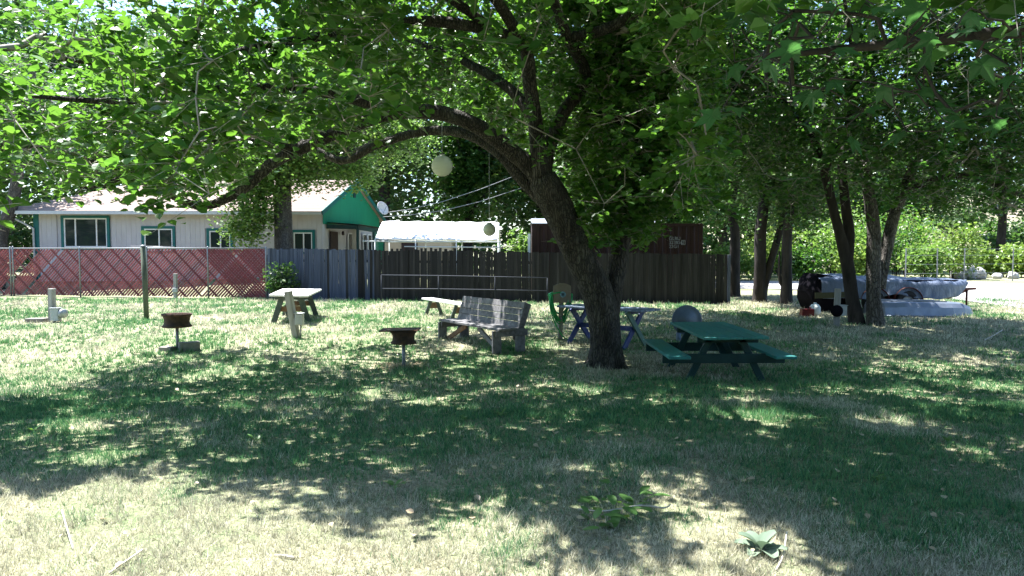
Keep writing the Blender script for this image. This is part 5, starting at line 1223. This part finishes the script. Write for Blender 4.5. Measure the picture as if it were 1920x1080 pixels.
# fallen leafy branch
fb = gnd(1245, 962); fb2 = gnd(1135, 972); br_ = thing('fallen_branch', 'fallen leafy green branch with bare stem end lying on the lawn', 'branch', fb2)
stem = [fb + Vector((.05, .03, .05)), fb + Vector((0, 0, .035)), fb.lerp(fb2, .4) + Vector((0, .02, .06)), fb2 + Vector((0, 0, .05)), gnd(1085, 965) + Vector((0, 0, .04))]
pth, rd = catmull(stem, [.004, .006, .006, .005, .003], .05)
MB().tube(pth, rd, 6).build('stem', MT['straw_stick'], br_, smooth=True)
for k in range(34):
    f = rm.random(); px = 1075 + 140 * f + rm.gauss(0, 10); py = 968 + rm.gauss(0, 20); p = gnd(px, py) + Vector((0, 0, rm.uniform(.015, .12)))
    big_leaf(p, rm.uniform(0, 6.28), R(rm.uniform(-15, 55)), rm.uniform(.06, .13), rm.uniform(.022, .042), R(rm.uniform(0, 70)), 'leaf', MT['leaf_weed'], br_, .15)
# sticks and bits
def stick(pts, r, label):
    P = [gnd(a, b) + Vector((0, 0, h)) for a, b, h in pts]; o = MB().tube(catmull(P, [r * (1 - .15 * i) for i in range(len(P))], .05)[0], r, 6).build('stick', MT['straw_stick'], origin=P[0], smooth=True)
    setp(o, label, 'stick')
stick([(1455, 1072, .01), (1468, 1048, .02), (1475, 1012, .05)], .005, 'thin bleached stick beside the woolly rosette plant')
stick([(205, 1078, .01), (232, 1062, .02), (268, 1040, .03)], .006, 'crooked bleached stick lying in sunlit straw')
stick([(137, 1033, .01), (128, 1015, .06), (117, 992, .12)], .005, 'dark thin stick poking up out of the sunlit straw')
stick([(515, 1045, .012), (535, 1047, .015), (552, 1050, .012)], .008, 'short bleached twig at the edge of a shadow patch')
stick([(1845, 640, .02), (1862, 632, .03), (1880, 622, .04)], .012, 'pale curved stick on the bare ground near the upturned boat')
for k, (px, py) in enumerate([(740, 914), (865, 790), (1010, 745), (60, 810), (940, 780), (480, 830), (1650, 905), (1780, 830), (1500, 700)]):
    g = gnd(px, py); w = thing('weed', 'low green broad leaved weed ' + ['in the dry strip left of the fallen branch', 'in the shade beyond the fallen branch', 'in the shade below the tree trunk', 'in the sun at the shadow edge', 'between the tree trunk and the fallen branch', 'in the shade below the open rim grill', 'in the shade beyond the woolly rosette', 'in the shade far right of the rosette', 'close to the green picnic table'][k], 'weed', g, 'weeds in the lawn')
    for j in range(7): big_leaf(g + Vector((rm.uniform(-.03, .03), rm.uniform(-.03, .03), .02)), j * .95 + rm.uniform(-.3, .3), R(rm.uniform(20, 55)), rm.uniform(.06, .11), rm.uniform(.012, .022), R(40), 'leaf', MT['leaf_weed'], w, .1)
# leaf litter
n = 420; d = 3 + 20 * rng.random(n) ** 1.2; xx = (rng.random(n) - .5) * 1.7 * d + .8; yy = d
P = np.stack([xx, yy, gz(xx, yy) + .03 + .02 * rng.random(n)], -1)
V, Fq = leaf_mesh(P, .03 + .035 * rng.random(n), rng, 1.6, True); o = np_mesh('leaf_litter', V, Fq, MT['leaf_dry'])
setp(o, 'scattered dry fallen leaves and clippings on the lawn', 'leaves', kind='stuff')
# hay like clippings round the grill stand
n = 700; xx = g1.x + rng.normal(size=n) * .22; yy = g1.y + .05 + rng.normal(size=n) * .13

# ------------------------------------------------------------------ grass
def blades(n, dmin, dmax, hgt, wid, lie, rg, power=1.0):
    u = rg.random(n); d = dmin * (dmax / dmin) ** (u ** power)
    x = (rg.random(n) - .5) * 2 * (.78 * d + .9); y = d
    nt_ = n // 9; ti = rg.integers(0, nt_, n); tuft = rg.random(n) < .7
    tr = .018 * np.maximum(1, d[ti] / 5); oa = rg.random(n) * 6.283
    x = np.where(tuft, x[ti] + np.cos(oa) * tr * rg.random(n), x); y = np.where(tuft, y[ti] + np.sin(oa) * tr * rg.random(n), y); d = np.where(tuft, d[ti], d)
    z = gz(x, y)
    dry = .55 * vnoise(x / 1.3, y / 1.3, 21) + .30 * vnoise(x / .4, y / .4, 22) + .15 * vnoise(x / .12, y / .12, 23)
    # worn sunny strip in the front and left is drier, the middle under the crown greener
    dry = dry + .11 * sstep(6.3, 4.8, y) * (1 - 1.5 * sstep(1.0, 2.6, x - .25 * (5.5 - y))) - .27 * np.exp(-((y - 9.2) / 3.6) ** 2) + .30 * np.exp(-(((x - 1.57) / .7) ** 2 + ((y - 12.3) / .9) ** 2)) + .22 * np.exp(-(((x - 3.15) / 1.3) ** 2 + ((y - 11.5) / 1.6) ** 2)) - .06 * sstep(-2, -6, x) * sstep(10, 13, y) + .10 * sstep(5, 9, x) * sstep(9, 13, y)
    isdry = (dry + rg.normal(size=n) * .10) > .50
    sc = np.maximum(1, d / 5.5)
    h = hgt * (.5 + rg.random(n)) * (.45 + 1.1 * vnoise(x / .22, y / .22, 31)) * np.where(tuft, 1.15, .7) * np.sqrt(sc); w = wid * (.7 + .6 * rg.random(n)) * sc
    a = rg.random(n) * 2 * np.pi; ln = np.where(isdry, lie * 1.5, lie) * (.2 + rg.random(n))
    ca, sa = np.cos(a), np.sin(a); b2 = rg.random(n) * np.pi; cb_, sb_ = np.cos(b2), np.sin(b2)
    bs = np.stack([x, y, z - .004], -1); lean = np.clip(ln, 0, 1.45)
    tip = bs + np.stack([ca * np.sin(lean) * h, sa * np.sin(lean) * h, np.cos(lean) * h + .008], -1)
    hw = np.stack([cb_ * w / 2, sb_ * w / 2, np.zeros(n)], -1)
    V = np.stack([bs - hw, bs + hw, tip], 1).reshape(-1, 3)
    g = np.array([.040, .150, .070]) * (.6 + .8 * rg.random((n, 1))); g2 = np.array([.14, .29, .11]) * (.7 + .6 * rg.random((n, 1)))
    g = np.where(rg.random((n, 1)) < np.where(y > 12, .25, .45)[:, None], g, g2)
    s = np.array([.55, .53, .39]) * (.40 + .90 * rg.random((n, 1))) * (.70 + .5 * vnoise(x / .5, y / .5, 27))[:, None]
    c = np.where(isdry[:, None], s, g); c = np.clip(c, 0, .8)
    col = np.concatenate([np.repeat(c, 3, 0), np.ones((3 * n, 1))], 1)
    return V, col
Vs, cs_ = [], []
for args in ((330000, 3.0, 9, .038, .0050, .75), (320000, 8, 27, .036, .0060, .75), (90000, 3.0, 12, .055, .0038, 1.5)):
    V, c = blades(*args, rng); Vs.append(V); cs_.append(c)
# clippings at the grill
n = len(xx); a = rng.random(n) * 6.28; L = .05 + .08 * rng.random(n); b0 = np.stack([xx, yy, gz(xx, yy) + .02 + .04 * rng.random(n)], -1); dv = np.stack([np.cos(a) * L, np.sin(a) * L, .02 * rng.normal(size=n)], -1); wv = np.stack([-np.sin(a) * .004, np.cos(a) * .004, np.zeros(n)], -1)
Vs.append(np.stack([b0 - wv, b0 + wv, b0 + dv], 1).reshape(-1, 3)); c = np.array([.55, .44, .29]) * (.7 + .5 * rng.random((n, 1))); cs_.append(np.concatenate([np.repeat(c, 3, 0), np.ones((3 * n, 1))], 1))
V = np.concatenate(Vs); col = np.concatenate(cs_)
o = np_mesh('lawn_grass', V, np.arange(len(V)).reshape(-1, 3), MT['grass'], col=col)
setp(o, 'short mown grass blades, part green and part straw coloured', 'grass', kind='stuff')
